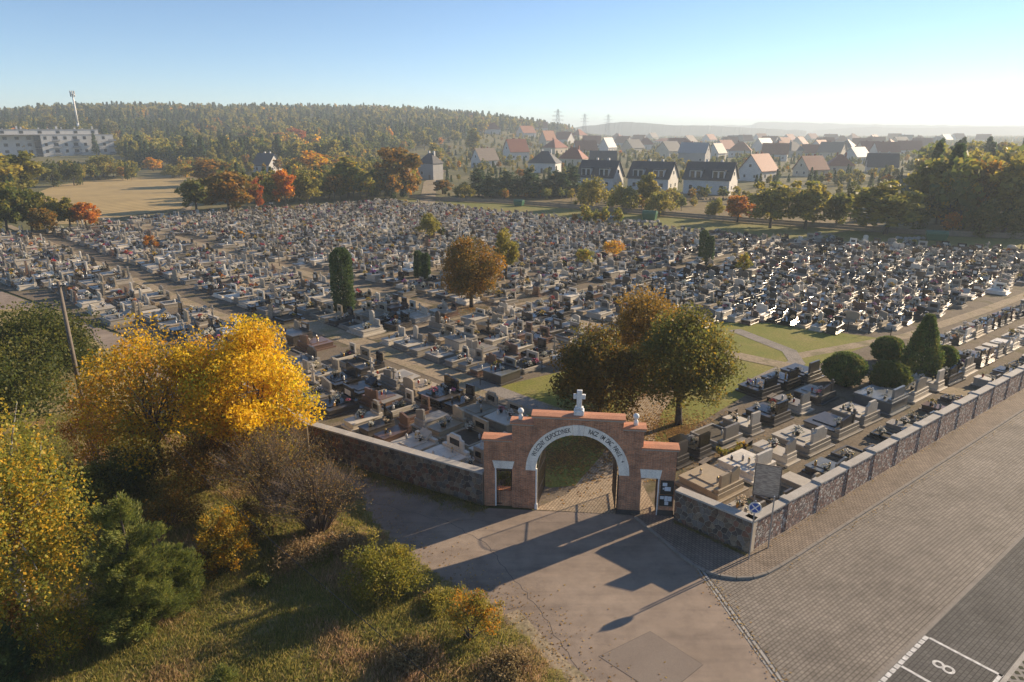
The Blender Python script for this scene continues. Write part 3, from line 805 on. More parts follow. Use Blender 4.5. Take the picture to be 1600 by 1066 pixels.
# signs at the corner
def no_stopping_sign():
    b = Vector((11.50, 28.55, WALKH))
    t = empty('no_stopping_sign', b, 0, 'round blue and red no stopping sign on a grey post at the corner', 'sign')
    MB().tube((0, 0, 0), (0, 0, 3.2), 0.035, 0.035, 10).build('post', M['steel'], t)
    q_ = Matrix.Rotation(R(18), 4, 'Z')
    def disc(name, r, y, m, y1):
        mb = MB(); n = 32
        mb.prism([(r * math.cos(2 * math.pi * i / n), 2.84 + r * math.sin(2 * math.pi * i / n)) for i in range(n)], y, y1)
        o = mb.build(name, m, t); o.rotation_euler = (0, 0, R(-16)); return o
    disc('sign_plate', 0.30, -0.062, M['steel'], -0.04); disc('sign_rim', 0.295, -0.067, M['arch'], -0.0625); disc('sign_face', 0.245, -0.072, M['steel_blue'], -0.0675)
    for s_ in (-1, 1):
        mb = MB(); mb.box(-0.235, 0.235, -0.077, -0.0725 - 0.0004 * (s_ + 1), -0.028, 0.028)
        o = mb.build('cross_bar', M['arch'], t); o.location = (0, -0.0006 * (s_ + 1), 2.84); o.rotation_euler = (0, R(45) * s_, R(-16))
no_stopping_sign()

def info_board():
    p0 = at(1200, 856, WALKH)
    sp = empty('steel_post', p0, 0, 'bare grey steel post standing beside the no stopping sign', 'post')
    MB().tube((0, 0, 0), (0, 0, 2.86), 0.035, 0.035, 10).build('tube', M['steel'], sp); MB().lathe([(0.04, 2.862), (0.04, 2.89)], (0, 0, 0), 10).build('end_cap', M['steel'], sp)
    bc = at(1196, 774.5, 1.7); g0 = Vector((bc.x, bc.y, 0.0))
    w = 34 * depth(bc) / FOC / math.cos(R(22)) / 2; zt = height_at(g0, 727.0)
    t = empty('information_board', g0, R(-22), 'large framed board of faded text among graves behind the corner wall', 'sign')
    for x in (-w * .85, w * .85): MB().tube((x, 0, 0), (x, 0, zt - .1), 0.035, 0.035, 10).build('post', M['steel'], t)
    m, nt, bb, out = new_mat('faded_text')
    tc = nd(nt, 'ShaderNodeTexCoord').outputs['Object']
    mp = nd(nt, 'ShaderNodeMapping'); mp.inputs['Scale'].default_value = (3.2, 1, 26); nt.links.new(tc, mp.inputs[0])
    n1 = noise_tex(nt, mp.outputs[0], 1.0, 4)
    nt.links.new(ramp(nt, n1, [(0.46, (0.46, 0.385, 0.30)), (0.54, (0.27, 0.22, 0.18))]), bb.inputs['Base Color']); bb.inputs['Roughness'].default_value = 0.7
    MB().box(-w, w, -0.075, -0.04, 1.70, zt, b=0.006).build('panel', m, t)
    f = MB(); f.box(-w - .04, -w, -0.09, -0.035, 1.66, zt + .04); f.box(w, w + .04, -0.09, -0.035, 1.66, zt + .04); f.box(-w, w, -0.09, -0.035, zt, zt + .04); f.box(-w, w, -0.09, -0.035, 1.66, 1.70)
    f.build('frame', M['wood'], t)
info_board()
# ================================================================ VEGETATION
PAL = {
 'lime': [(.09, .092, .018), (.11, .105, .02), (.14, .11, .02), (.07, .075, .018), (.08, .088, .018), (.22, .145, .016), (.095, .095, .02)],
 'yellow': [(.56, .37, .014), (.60, .43, .018), (.46, .28, .012), (.30, .26, .018), (.52, .32, .012)],
 'gold': [(.47, .245, .012), (.40, .19, .012), (.26, .17, .018), (.52, .32, .014), (.22, .18, .02)],
 'dark': [(.055, .068, .016), (.08, .088, .018), (.11, .10, .02), (.062, .07, .018)],
 'birch': [(.29, .22, .025), (.21, .185, .024), (.12, .13, .022), (.36, .22, .018), (.15, .155, .024), (.11, .12, .022)],
 'brown': [(.21, .115, .018), (.16, .092, .018), (.11, .08, .018), (.27, .13, .014), (.09, .075, .018)],
 'orange': [(.36, .13, .012), (.30, .10, .012), (.22, .11, .016), (.42, .18, .012)],
 'red': [(.30, .07, .014), (.36, .10, .014), (.22, .07, .016)],
 'olive': [(.155, .145, .028), (.19, .165, .03), (.12, .12, .025), (.23, .185, .03)],
 'green': [(.075, .095, .02), (.095, .11, .024), (.06, .078, .018), (.13, .12, .024)],
 'pine': [(.042, .068, .026), (.058, .086, .03), (.034, .054, .022)],
 'fir': [(.08, .10, .022), (.11, .13, .026), (.05, .065, .018), (.15, .15, .034)],
 'thuja': [(.07, .105, .024), (.105, .14, .03), (.05, .072, .02), (.14, .13, .034)],
 'dry': [(.22, .155, .075), (.17, .12, .06), (.12, .095, .04), (.26, .19, .10)],
}
def unit(rg, n):
    v = rg.normal(size=(n, 3)); return v / np.linalg.norm(v, axis=1)[:, None]

def leaf_quads(rg, P, size, asp=0.55, tdir=None, spread=1.0):
    n = len(P)
    t = unit(rg, n)
    if tdir is not None: t = tdir + t * spread; t /= np.linalg.norm(t, axis=1)[:, None]
    b = np.cross(t, unit(rg, n)); b /= (np.linalg.norm(b, axis=1)[:, None] + 1e-9)
    s = (size * rg.uniform(.7, 1.3, n))[:, None]
    V = np.stack([P - t * s / 2, P + b * s * asp / 2, P + t * s / 2, P - b * s * asp / 2], 1).reshape(-1, 3)
    return V, np.arange(4 * n).reshape(n, 4)

def pick_cols(rg, pal, n, ids=None, own=0.65, jit=0.18):
    pal = np.array(pal)
    c = rg.randint(0, len(pal), n)
    if ids is not None:
        base = rg.randint(0, len(pal), ids.max() + 1)
        c = np.where(rg.rand(n) < own, base[ids], c)
    return pal[c] * rg.uniform(1 - jit, 1 + jit, (n, 1))

def clump_cloud(rg, clumps, n, flat=0.8, edge=0.45):
    clumps = np.asarray(clumps)
    w = clumps[:, 3] ** 2; ids = rg.choice(len(clumps), n, p=w / w.sum())
    d = unit(rg, n) * (rg.rand(n) ** edge)[:, None] * clumps[ids, 3][:, None]
    d[:, 2] *= flat
    return clumps[ids, :3] + d, ids

def env_clumps(rg, k, rx, rz, cz, rel=0.34, lo=0.45, top=1.0, bottom=-1.0, irregular=0.18):
    out = []
    while len(out) < k:
        d = unit(rg, 1)[0]
        if d[2] < bottom: continue
        hr = math.sqrt(1 - abs(d[2]) ** (2 if d[2] > 0 else 4.5)) / max(.05, math.hypot(d[0], d[1]))
        d[0] *= hr; d[1] *= hr
        f = rg.uniform(lo, 0.92) * (1 + irregular * mnoise.noise((d[0] * 1.7 + k, d[1] * 1.7, d[2] * 1.7 + rx)))
        cr = rel * rx * rg.uniform(.7, 1.2)
        q = f * (1 - .55 * rel)
        out.append((d[0] * q * rx, d[1] * q * rx, cz + d[2] * q * rz, cr))
    return np.array(out)

def branch_mesh(mb, rg, H, r0, targets, fork, bend=0.12, n=7, start=0.0):
    """trunk up to the fork and limbs out to the target points"""
    lean = rg.uniform(-.03, .03, 2) * H
    tp = [Vector((lean[0] * t, lean[1] * t, start + (fork - start) * t)) for t in (0, .3, .65, 1)]
    mb.path(tp, [r0 * 1.25, r0, r0 * .88, r0 * .72], max(n, 8))
    for T_ in targets:
        T_ = Vector(T_); a = tp[2].lerp(tp[3], rg.uniform(0.2, 1.0))
        m1 = a.lerp(T_, .38) + Vector(rg.uniform(-1, 1, 3)) * bend * (T_ - a).length + Vector((0, 0, .08 * (T_ - a).length))
        m2 = a.lerp(T_, .72) + Vector(rg.uniform(-1, 1, 3)) * bend * .8 * (T_ - a).length
        q = r0 * rg.uniform(.28, .48)
        mb.path([a, m1, m2, T_], [q, q * .7, q * .42, q * .12], 5)

def broad_tree(name, label, base, H, rx, pal, n, ls, crown_from=0.25, seed=1, k=90, bark='bark', r0=None, rel=0.34, lo=0.45, group=None, asp=0.6, cat='tree', irregular=0.18, nb=16, rmin=0.0):
    rg = np.random.RandomState(seed)
    t = empty(name, base, 0, label, cat, group)
    zb = H * crown_from; rz = (H - zb) / 2; cz = zb + rz
    cl = env_clumps(rg, k, rx, rz, cz, rel, lo, irregular=irregular)
    mb = MB(); r0 = r0 or H * 0.022
    sel = rg.choice(len(cl), min(nb, len(cl)), replace=False)
    branch_mesh(mb, rg, H, r0, cl[sel, :3], max(zb * 1.1, H * 0.3))
    mb.build('trunk', M[bark], t, smooth=True)
    P, ids = clump_cloud(rg, cl, n)
    V, F = leaf_quads(rg, P, ls, asp)
    me = np_mesh('crown', V, F, pick_cols(rg, PAL[pal] if isinstance(pal, str) else pal, n, ids))
    me.materials.append(M['leaf'])
    link('crown', me, t)
    return t

def weeping_birch(name, label, base, H, rx, n_strand, per, ls, seed):
    rg = np.random.RandomState(seed)
    t = empty(name, base, 0, label, 'tree')
    cl = env_clumps(rg, n_strand, rx * .95, H * .46, H * .54, .12, .2)
    mb = MB(); sel = rg.choice(len(cl), 34, replace=False)
    branch_mesh(mb, rg, H, H * .016, cl[sel, :3], H * .45)
    mb.path([(0, 0, H * .4), (.05, .08, H * .7), (0, .03, H * .96)], [H * .011, H * .007, H * .002], 6)
    mb.build('trunk', M['birch'], t, smooth=True)
    P, ids = [], []
    for i, c in enumerate(cl):
        L = rg.uniform(.5, 2.4) * H * .13
        s = np.sort(rg.rand(per)); out = np.array([c[0], c[1], 0]); out = out / (np.linalg.norm(out) + 1e-6)
        q = c[:3] + np.outer(s * .25 * L, out) + np.outer(-s ** 1.3 * L, [0, 0, 1]) + rg.normal(0, .05 + .03 * L, (per, 3))
        q[:, 2] = np.maximum(q[:, 2], .15); P.append(q); ids.append(np.full(per, i))
    P = np.concatenate(P); ids = np.concatenate(ids)
    V, F = leaf_quads(rg, P, ls, .7)
    me = np_mesh('crown', V, F, pick_cols(rg, PAL['birch'], len(P), ids, .6)); me.materials.append(M['leaf'])
    link('crown', me, t); return t

def conifer(name, label, base, H, rmax, tufts, seed, pal='fir', needle=0.16, cat='tree', low=0.06, shape=0.75, per=10):
    rg = np.random.RandomState(seed)
    t = empty(name, base, 0, label, cat)
    mb = MB(); mb.path([(0, 0, 0), (0.02, 0.03, H * .5), (0, 0, H)], [H * .02, H * .012, H * .003], 7)
    C_, D_ = [], []
    nb = 0
    z = H * low
    while z < H * .98:
        f = 1 - z / H; L0 = rmax * f ** shape * (0.6 + .75 * rg.rand())
        m = max(4, int(9 * f + 4))
        for i in range(m):
            a = rg.rand() * 6.283; L = L0 * rg.uniform(.55, 1.2)
            d = np.array([math.cos(a), math.sin(a), .28 + .3 * (1 - f)]); d /= np.linalg.norm(d)
            p0 = np.array([0, 0, z]); p1 = p0 + d * L
            if i % 2 == 0: mb.tube(p0, p1, .012 * H * .3 * f + .008, .004, 4, False)
            k = max(3, int(tufts * L / (rmax * 60)))
            s = rg.uniform(.2, 1.0, k) ** .5
            C_.append(p0 + np.outer(s * L, d) + rg.normal(0, .07 * L0 + .03, (k, 3))); D_.append(np.repeat(d[None] + [0, 0, .5], k, 0))
        z += H * .045
    mb.build('trunk', M['bark'], t)
    C_ = np.concatenate(C_); D_ = np.concatenate(D_)
    P = np.repeat(C_, per, 0) + rg.normal(0, needle * .35, (len(C_) * per, 3)); D2 = np.repeat(D_, per, 0)
    ids = np.repeat(np.arange(len(C_)), per)
    V, F = leaf_quads(rg, P, needle, .16, D2, .8)
    me = np_mesh('crown', V, F, pick_cols(rg, PAL[pal], len(P), ids, .7)); me.materials.append(M['needle'])
    link('crown', me, t); return t

def bare_shrub(name, label, base, H, rad, stems, seed, leaves=1500):
    rg = np.random.RandomState(seed)
    t = empty(name, base, 0, label, 'shrub')
    mb = MB(); tips = []
    for i in range(stems):
        a = rg.rand() * 6.283; o = rg.rand() ** .6
        b0 = Vector((math.cos(a) * .35 * o, math.sin(a) * .35 * o, 0))
        hh = H * (1 - .35 * o * o) * rg.uniform(.75, 1.1)
        tip = Vector((math.cos(a) * rad * o, math.sin(a) * rad * o, hh))
        mid = b0.lerp(tip, .5) + Vector((-math.cos(a) * .12 * rad * o, -math.sin(a) * .12 * rad * o, .10 * H)) + Vector(rg.uniform(-.1, .1, 3))
        mb.path([b0, mid, tip], [.022, .013, .004], 3)
        for j in range(3):
            s = mid.lerp(tip, rg.rand() * .8); e = s + (tip - mid) * rg.uniform(.25, .5) + Vector(rg.uniform(-.35, .35, 3)) * H * .22
            mb.tube(s, e, .008, .003, 3, False); tips.append(e); tips.append(s.lerp(e, .6))
    mb.build('stems', M['twig'], t)
    T_ = np.array([p[:] for p in tips])
    P = T_[rg.randint(0, len(T_), leaves)] + rg.normal(0, .1, (leaves, 3))
    V, F = leaf_quads(rg, P, .085, .5)
    me = np_mesh('leaves', V, F, pick_cols(rg, PAL['brown'] + PAL['dry'], leaves)); me.materials.append(M['leaf'])
    link('leaves', me, t); return t

def shrub(name, label, base, H, rx, pal, n, ls, seed, k=50, asp=.5, stems=14, rel=.3):
    rg = np.random.RandomState(seed)
    t = empty(name, base, 0, label, 'shrub')
    cl = env_clumps(rg, k, rx, H * .5, H * .52, rel, .3, irregular=.35)
    mb = MB()
    for c in cl[:stems * 2]:
        mb.path([(c[0] * .08, c[1] * .08, 0), (c[0] * .5, c[1] * .5, c[2] * .55), tuple(c[:3] * 1.06)], [.03, .018, .005], 4)
    mb.build('stems', M['twig'], t)
    P, ids = clump_cloud(rg, cl, n, .9, .6); P[:, 2] = np.maximum(P[:, 2], .05)
    up = P - np.array([0, 0, H * .1]); up /= np.linalg.norm(up, axis=1)[:, None]
    V, F = leaf_quads(rg, P, ls, asp, up, 1.2)
    me = np_mesh('leaves', V, F, pick_cols(rg, PAL[pal] if isinstance(pal, str) else pal, n, ids)); me.materials.append(M['leaf'])
    link('leaves', me, t); return t

def clipped(name, label, base, H, rx, prof, n, seed, pal='thuja', ls=0.16, cat='conifer'):
    """dense conifer with a closed outline; prof(t) gives the radius share at height share t"""
    rg = np.random.RandomState(seed)
    t = empty(name, base, 0, label, cat)
    MB().path([(0, 0, 0), (0, 0, H * .9)], [H * .02, H * .006], 6).build('trunk', M['bark'], t)
    z = rg.rand(n); a = rg.rand(n) * 6.283
    lump = np.array([mnoise.noise((math.cos(x) * 2.2, math.sin(x) * 2.2, y * 4 + seed)) for x, y in zip(a, z)])
    r = np.array([prof(q) for q in z]) * rx * (1 + .32 * lump + .09 * rg.randn(n)) * (1 - .35 * rg.rand(n) ** 2.2)
    P = np.stack([np.cos(a) * r, np.sin(a) * r, z * H], 1)
    d = np.stack([np.cos(a) * .6, np.sin(a) * .6, np.full(n, .9)], 1)
    V, F = leaf_quads(rg, P, ls, .45, d, .7)
    me = np_mesh('crown', V, F, pick_cols(rg, PAL[pal], n, (z * 9).astype(int) * 12 + (a * 1.9).astype(int), .5)); me.materials.append(M['needle'])
    link('crown', me, t); return t

def sized(bx, by, ty, wpx):
    b = at(bx, by); return b, height_at(b, ty), wpx * 0.5 * depth(b) / FOC

# ---- trees inside the cemetery
def lime(label, bx, by, ty, wpx, seed, n, cf, pal='lime', ls=.2, name='lime_tree', k=100):
    b, H, r = sized(bx, by, ty, wpx)
    return broad_tree(name, label, b, H, r * 1.08, pal, n, ls, cf, seed, k, r0=H * .026, rel=.3)
lime('large lime tree with green and gold crown and bare trunk right of the gate', 1060, 663, 468, 160, 11, 26000, .10)
lime('low spreading lime tree with brownish crown directly behind the gate cross', 936, 652, 506, 150, 12, 22000, .03, [(.10, .085, .018), (.16, .098, .018), (.12, .075, .018), (.075, .066, .018), (.23, .12, .016)])
lime('lime tree with amber crown rising behind the two nearer lime trees', 1005, 598, 440, 128, 13, 16000, .1, [(.15, .098, .018), (.20, .115, .016), (.11, .08, .018), (.28, .15, .014)])
lime('round amber-brown tree alone in the middle of the graves', 737, 480, 361, 106, 14, 17000, .06, 'brown', .24, 'maple_tree')
lime('slimmer dark green tree just behind the amber-brown tree', 790, 436, 348, 42, 15, 5000, .12, 'olive', .26, 'maple_tree', 60)
lime('small round green tree among the graves near the back', 671, 374, 332, 44, 16, 4000, .15, 'olive', .32, 'maple_tree', 50)
lime('small yellow-green tree among the graves behind the lawn', 1161, 434, 394, 26, 17, 1800, .2, 'birch', .22, 'young_tree', 30)
lime('low yellowing tree among graves between amber tree and lime trees', 912, 418, 384, 30, 18, 1500, .15, 'birch', .24, 'young_tree', 30)
lime('wispy golden tree beside the low yellowing tree', 958, 402, 376, 38, 19, 1500, .15, 'gold', .24, 'young_tree', 30)
lime('dark clipped tree beside the small round green tree', 690, 370, 352, 13, 20, 900, .05, 'dark', .24, 'young_tree', 20)
lime('small orange tree among graves near the left sandy path', 238, 392, 366, 24, 21, 900, .1, 'orange', .24, 'young_tree', 20)
lime('small golden tree beside the long left path', 378, 376, 358, 12, 22, 500, .1, 'gold', .22, 'young_tree', 16)
col_prof = lambda t: min(1.0, (t * 9 + .55)) * (1 - max(0, t - .9) * 5.5)
for i, (x, by, ty, w, lab) in enumerate(((538, 487, 388, 31, 'tall dark columnar thuja standing alone among the left graves'), (654, 433, 392, 12, 'thin columnar thuja left of its twin in front of amber tree'), (666, 437, 396, 13, 'thin columnar thuja right of its twin in front of amber tree'),
                                         (1097, 408, 360, 12, 'slender thuja left of a pair beyond the lime trees'), (1107, 415, 369, 12, 'slender thuja right of a pair beyond the lime trees'))):
    b, H, r = sized(x, by, ty, w)
    clipped('columnar_thuja', lab, b, H, r, col_prof, 11000 if i == 0 else 4000, 30 + i, 'pine', ls=.24)
ball = lambda t: math.sqrt(max(0.02, 1 - (2 * t - 1) ** 2 * .97))
cone = lambda t: (min(1, .75 + t * 1.6) * (1 - max(0, t - .3) / .7 * .78))
for i, (x, by, ty, w, pr, lab) in enumerate(((1317, 600, 549, 66, ball, 'clipped round thuja ball nearest the lawn, browning on top'), (1388, 609, 563, 60, ball, 'bright green thuja ball closest to the roadside wall'),
                                             (1385, 566, 524, 50, ball, 'dark thuja ball at the lawn corner behind the others'), (1436, 588, 489, 60, cone, 'tall dark conical juniper among the thuja balls'), (1473, 581, 538, 38, ball, 'small thuja ball right of the conical juniper'))):
    b, H, r = sized(x, by, ty + 3, w * .86)
    clipped('thuja', lab, b, H, r, pr, 17000, 40 + i, 'thuja' if i != 1 else 'green', ls=.2)

# ---- foreground trees and shrubs, left
def fg(x, y): b = at(x, y); return Vector((b.x, b.y, bank_h(b.x, b.y) - 0.03))
b = fg(400, 742); H = height_at(b, 466)
broad_tree('yellow_tree', 'bright yellow tree with dense crown beside the stone wall', b, H, 4.0, 'yellow', 30000, .19, .03, 51, 95, r0=.17, rel=.3, irregular=.35, nb=30)
b = fg(262, 748); H = height_at(b, 485)
broad_tree('golden_tree', 'thinning golden-orange tree with visible twigs left of the yellow tree', b, H, 5.0, 'gold', 18000, .18, .03, 52, 110, r0=.15, rel=.24, irregular=.4, nb=60)
b = fg(72, 612); H = height_at(b, 472)
broad_tree('dark_green_tree', 'dark green spreading tree behind the wooden utility pole', b, H, 5.2, 'dark', 24000, .22, .02, 53, 110, rel=.3)
b = fg(5, 690); H = height_at(b, 520)
broad_tree('dark_green_tree', 'dark tree cut by the left picture edge behind the birch', b, H, 5.0, 'dark', 15000, .22, .02, 54, 80, rel=.3)
b = fg(155, 745); H = height_at(b, 590)
shrub('red_shrub', 'rusty orange-red shrub at the foot of the utility pole', b, H, 1.9, 'orange', 3500, .14, 55)
b = fg(55, 1000); H = height_at(b, 560)
weeping_birch('birch_tree', 'weeping birch with yellowing drooping foliage at the left edge', b, H, 3.3, 640, 46, .13, 56)
b = fg(222, 985); H = height_at(b, 738)
conifer('young_pine', 'young green pine in front between birch and small yellow shrub', b, H * .86, 1.95, 5200, 57, 'fir', .15, 'tree', .04, .5, 12)
b = fg(100, 1030); shrub('brown_shrub', 'russet shrub at the foot of the weeping birch', b, 2.2, 1.7, 'birch', 5000, .1, 72, 50)
b = fg(20, 1010); shrub('brown_shrub', 'tawny shrub at the left edge below the birch', b, 2.6, 1.8, 'brown', 5000, .1, 73, 50)
b = fg(285, 950); conifer('young_pine', 'smaller young pine touching the right side of the larger one', b, 3.0, 1.2, 1800, 74, 'fir', .15, 'tree', .04, .5, 12)
b = at(790, 783); shrub('small_shrub', 'green shrub seen through the barred side opening of the gate', Vector((-0.45, 35.1, 0)), 1.7, .8, 'green', 1500, .1, 75, 24)
b = fg(8, 1075); conifer('young_pine', 'dark little pine cut by the lower left corner', b, 2.6, 1.3, 900, 58, 'pine', .17)
b = fg(352, 1085); conifer('young_pine', 'tiny green pine tip at the bottom edge of the grass bank', b, 1.0, .6, 300, 59, 'fir', .14)
b = fg(365, 895); shrub('yellow_shrub', 'small yellow-green shrub right of the young pine', b, 3.5, 1.75, [(.26, .17, .014), (.17, .135, .018), (.34, .19, .012), (.12, .11, .02)], 6500, .13, 60, rel=.24)
b = fg(500, 838); bare_shrub('willow_shrub', 'bare brown willow shrub fanning out beside the asphalt road', b, 3.7, 2.9, 430, 61, 4500)
b = fg(430, 800); bare_shrub('willow_shrub', 'leafier brown willow shrub beneath the bright yellow tree', b, 4.6, 3.2, 340, 62, 9000)
b = fg(330, 770); shrub('brown_shrub', 'dark brown thicket under the golden-orange tree', b, 3.4, 3.2, 'brown', 11000, .14, 63, 80)
b = fg(215, 775); shrub('green_shrub', 'dark green undershrub between utility pole and golden tree', b, 3.2, 2.6, 'dark', 9000, .15, 64, 60)
b = fg(606, 935); shrub('olive_shrub', 'rounded olive-green shrub at the edge of the asphalt', b, 2.9, 2.0, [(.17, .155, .024), (.21, .175, .028), (.13, .13, .022), (.25, .19, .03)], 11000, .11, 65, 70, rel=.26)
b = fg(735, 1000); shrub('orange_leafed_shrub', 'open shrub with orange-tipped shoots in front of the asphalt', b, 2.5, 1.55, [(.14, .125, .02), (.18, .14, .02), (.30, .14, .014), (.11, .105, .02)], 4200, .11, 66, 50, rel=.24)
b = fg(408, 922); shrub('low_shrub', 'small pale green weed clump below the yellow-green shrub', b, .8, .8, 'green', 900, .11, 67, 18)
b = fg(470, 880); shrub('low_shrub', 'low brown weeds in front of the bare willow shrub', b, .9, 1.6, 'dry', 2600, .12, 76, 40)
b = fg(540, 870); shrub('low_shrub', 'dry russet weeds between willow and olive shrub', b, .8, 1.3, 'dry', 2200, .12, 77, 40)
b = fg(690, 950); shrub('low_shrub', 'low weeds between the olive and orange-tipped shrubs', b, .8, 1.2, 'olive', 2000, .11, 78, 36)
b = fg(320, 905); shrub('low_shrub', 'low brown weeds between pine and yellow-green shrub', b, 1.0, 1.3, 'brown', 2400, .12, 79, 36)
b = fg(800, 1050); shrub('low_shrub', 'reddish dry weeds at the lower end of the bank', b, .7, 1.3, 'dry', 2200, .11, 80, 36)
b = fg(640, 1040); shrub('low_shrub', 'pinkish dry weed patch in the middle of the bank', b, .6, 1.2, 'dry', 2000, .11, 81, 36)
b = fg(265, 830); shrub('brown_shrub', 'low russet bramble patch left of the yellow-green shrub', b, 1.6, 2.0, 'brown', 4500, .12, 68, 50)
b = fg(395, 845); shrub('brown_shrub', 'dark bramble patch in front of the leafier willow', b, 1.7, 1.9, [(.12, .085, .03), (.16, .11, .04), (.09, .075, .025)], 4500, .12, 69, 50)
b = fg(150, 800); shrub('green_shrub', 'green shrub behind the young pine under the orange shrub', b, 2.6, 2.4, 'olive', 7000, .14, 70, 60)
b = fg(60, 790); shrub('green_shrub', 'leafy olive shrub between birch and dark green tree', b, 3.0, 2.8, 'olive', 8000, .15, 71, 60)

# ---- prototypes for mid-distance and far trees (unit height)
def proto_tree(i, pal, kind, n, seed):
    rg = np.random.RandomState(seed)
    mb = MB()
    if kind == 'round':
        cl = env_clumps(rg, 46, .36, .47, .50, .30, .35, irregular=.3); ls = .06
    elif kind == 'tall':
        cl = env_clumps(rg, 46, .22, .48, .50, .34, .3, irregular=.3); ls = .052
    elif kind == 'pine':
        cl = [(rg.normal(0, .10 * (1.15 - z)) , rg.normal(0, .10 * (1.15 - z)), z, .10 * (1.25 - z) + .02) for z in rg.uniform(.15, .97, 52)]; cl = np.array(cl); ls = .05
    else:   # bush
        cl = env_clumps(rg, 46, .55, .48, .48, .30, .3, irregular=.35); ls = .065
    branch_mesh(mb, rg, 1.0, .018, cl[:8, :3], .35, n=5)
    tm = mb.mesh('tree_trunk', [M['bark']])
    P, ids = clump_cloud(rg, cl, n); P[:, 2] = np.maximum(P[:, 2], .02)
    V, F = leaf_quads(rg, P, ls, .75)
    cm = np_mesh('tree_crown', V, F, pick_cols(rg, PAL[pal], n, ids)); cm.materials.append(M['needle'] if kind == 'pine' else M['leaf'])
    return tm, cm
PT = {}
for i, (k, pal, kind) in enumerate((('green', 'green', 'round'), ('olive', 'olive', 'round'), ('brown', 'brown', 'round'), ('orange', 'orange', 'round'), ('red', 'red', 'round'), ('yellow', 'gold', 'round'), ('birch', 'birch', 'tall'),
                                    ('tallolive', 'olive', 'tall'), ('pine', 'pine', 'pine'), ('bush', 'olive', 'bush'), ('darkbush', 'dark', 'bush'), ('yellowbush', 'birch', 'bush'))):
    PT[k] = proto_tree(i, pal, kind, 2600, 100 + i)
RADIUS = {'birch': .22, 'tallolive': .22, 'pine': .17, 'bush': .55, 'darkbush': .55, 'yellowbush': .55}
def put_tree(kind, label, bx, by, ty, wpx, name=None, group='trees beyond the graves'):
    b = at(bx, by); b.z = terrain(b.x, b.y) - 0.05
    H = max(1.0, height_at(b, ty)); r = wpx * .5 * depth(b) / FOC
    nm = name or {'pine': 'pine_tree', 'birch': 'birch_tree', 'bush': 'shrub', 'darkbush': 'shrub', 'yellowbush': 'shrub'}.get(kind, 'broadleaf_tree')
    t = empty(nm, b, (bx * 7.3) % 6.28, label, 'shrub' if 'bush' in kind else 'tree', group)
    s = r * (1.12 if 'bush' in kind else 1.28) / RADIUS.get(kind, .36); t.scale = (s, s, H)
    link('trunk', PT[kind][0], t); link('crown', PT[kind][1], t)
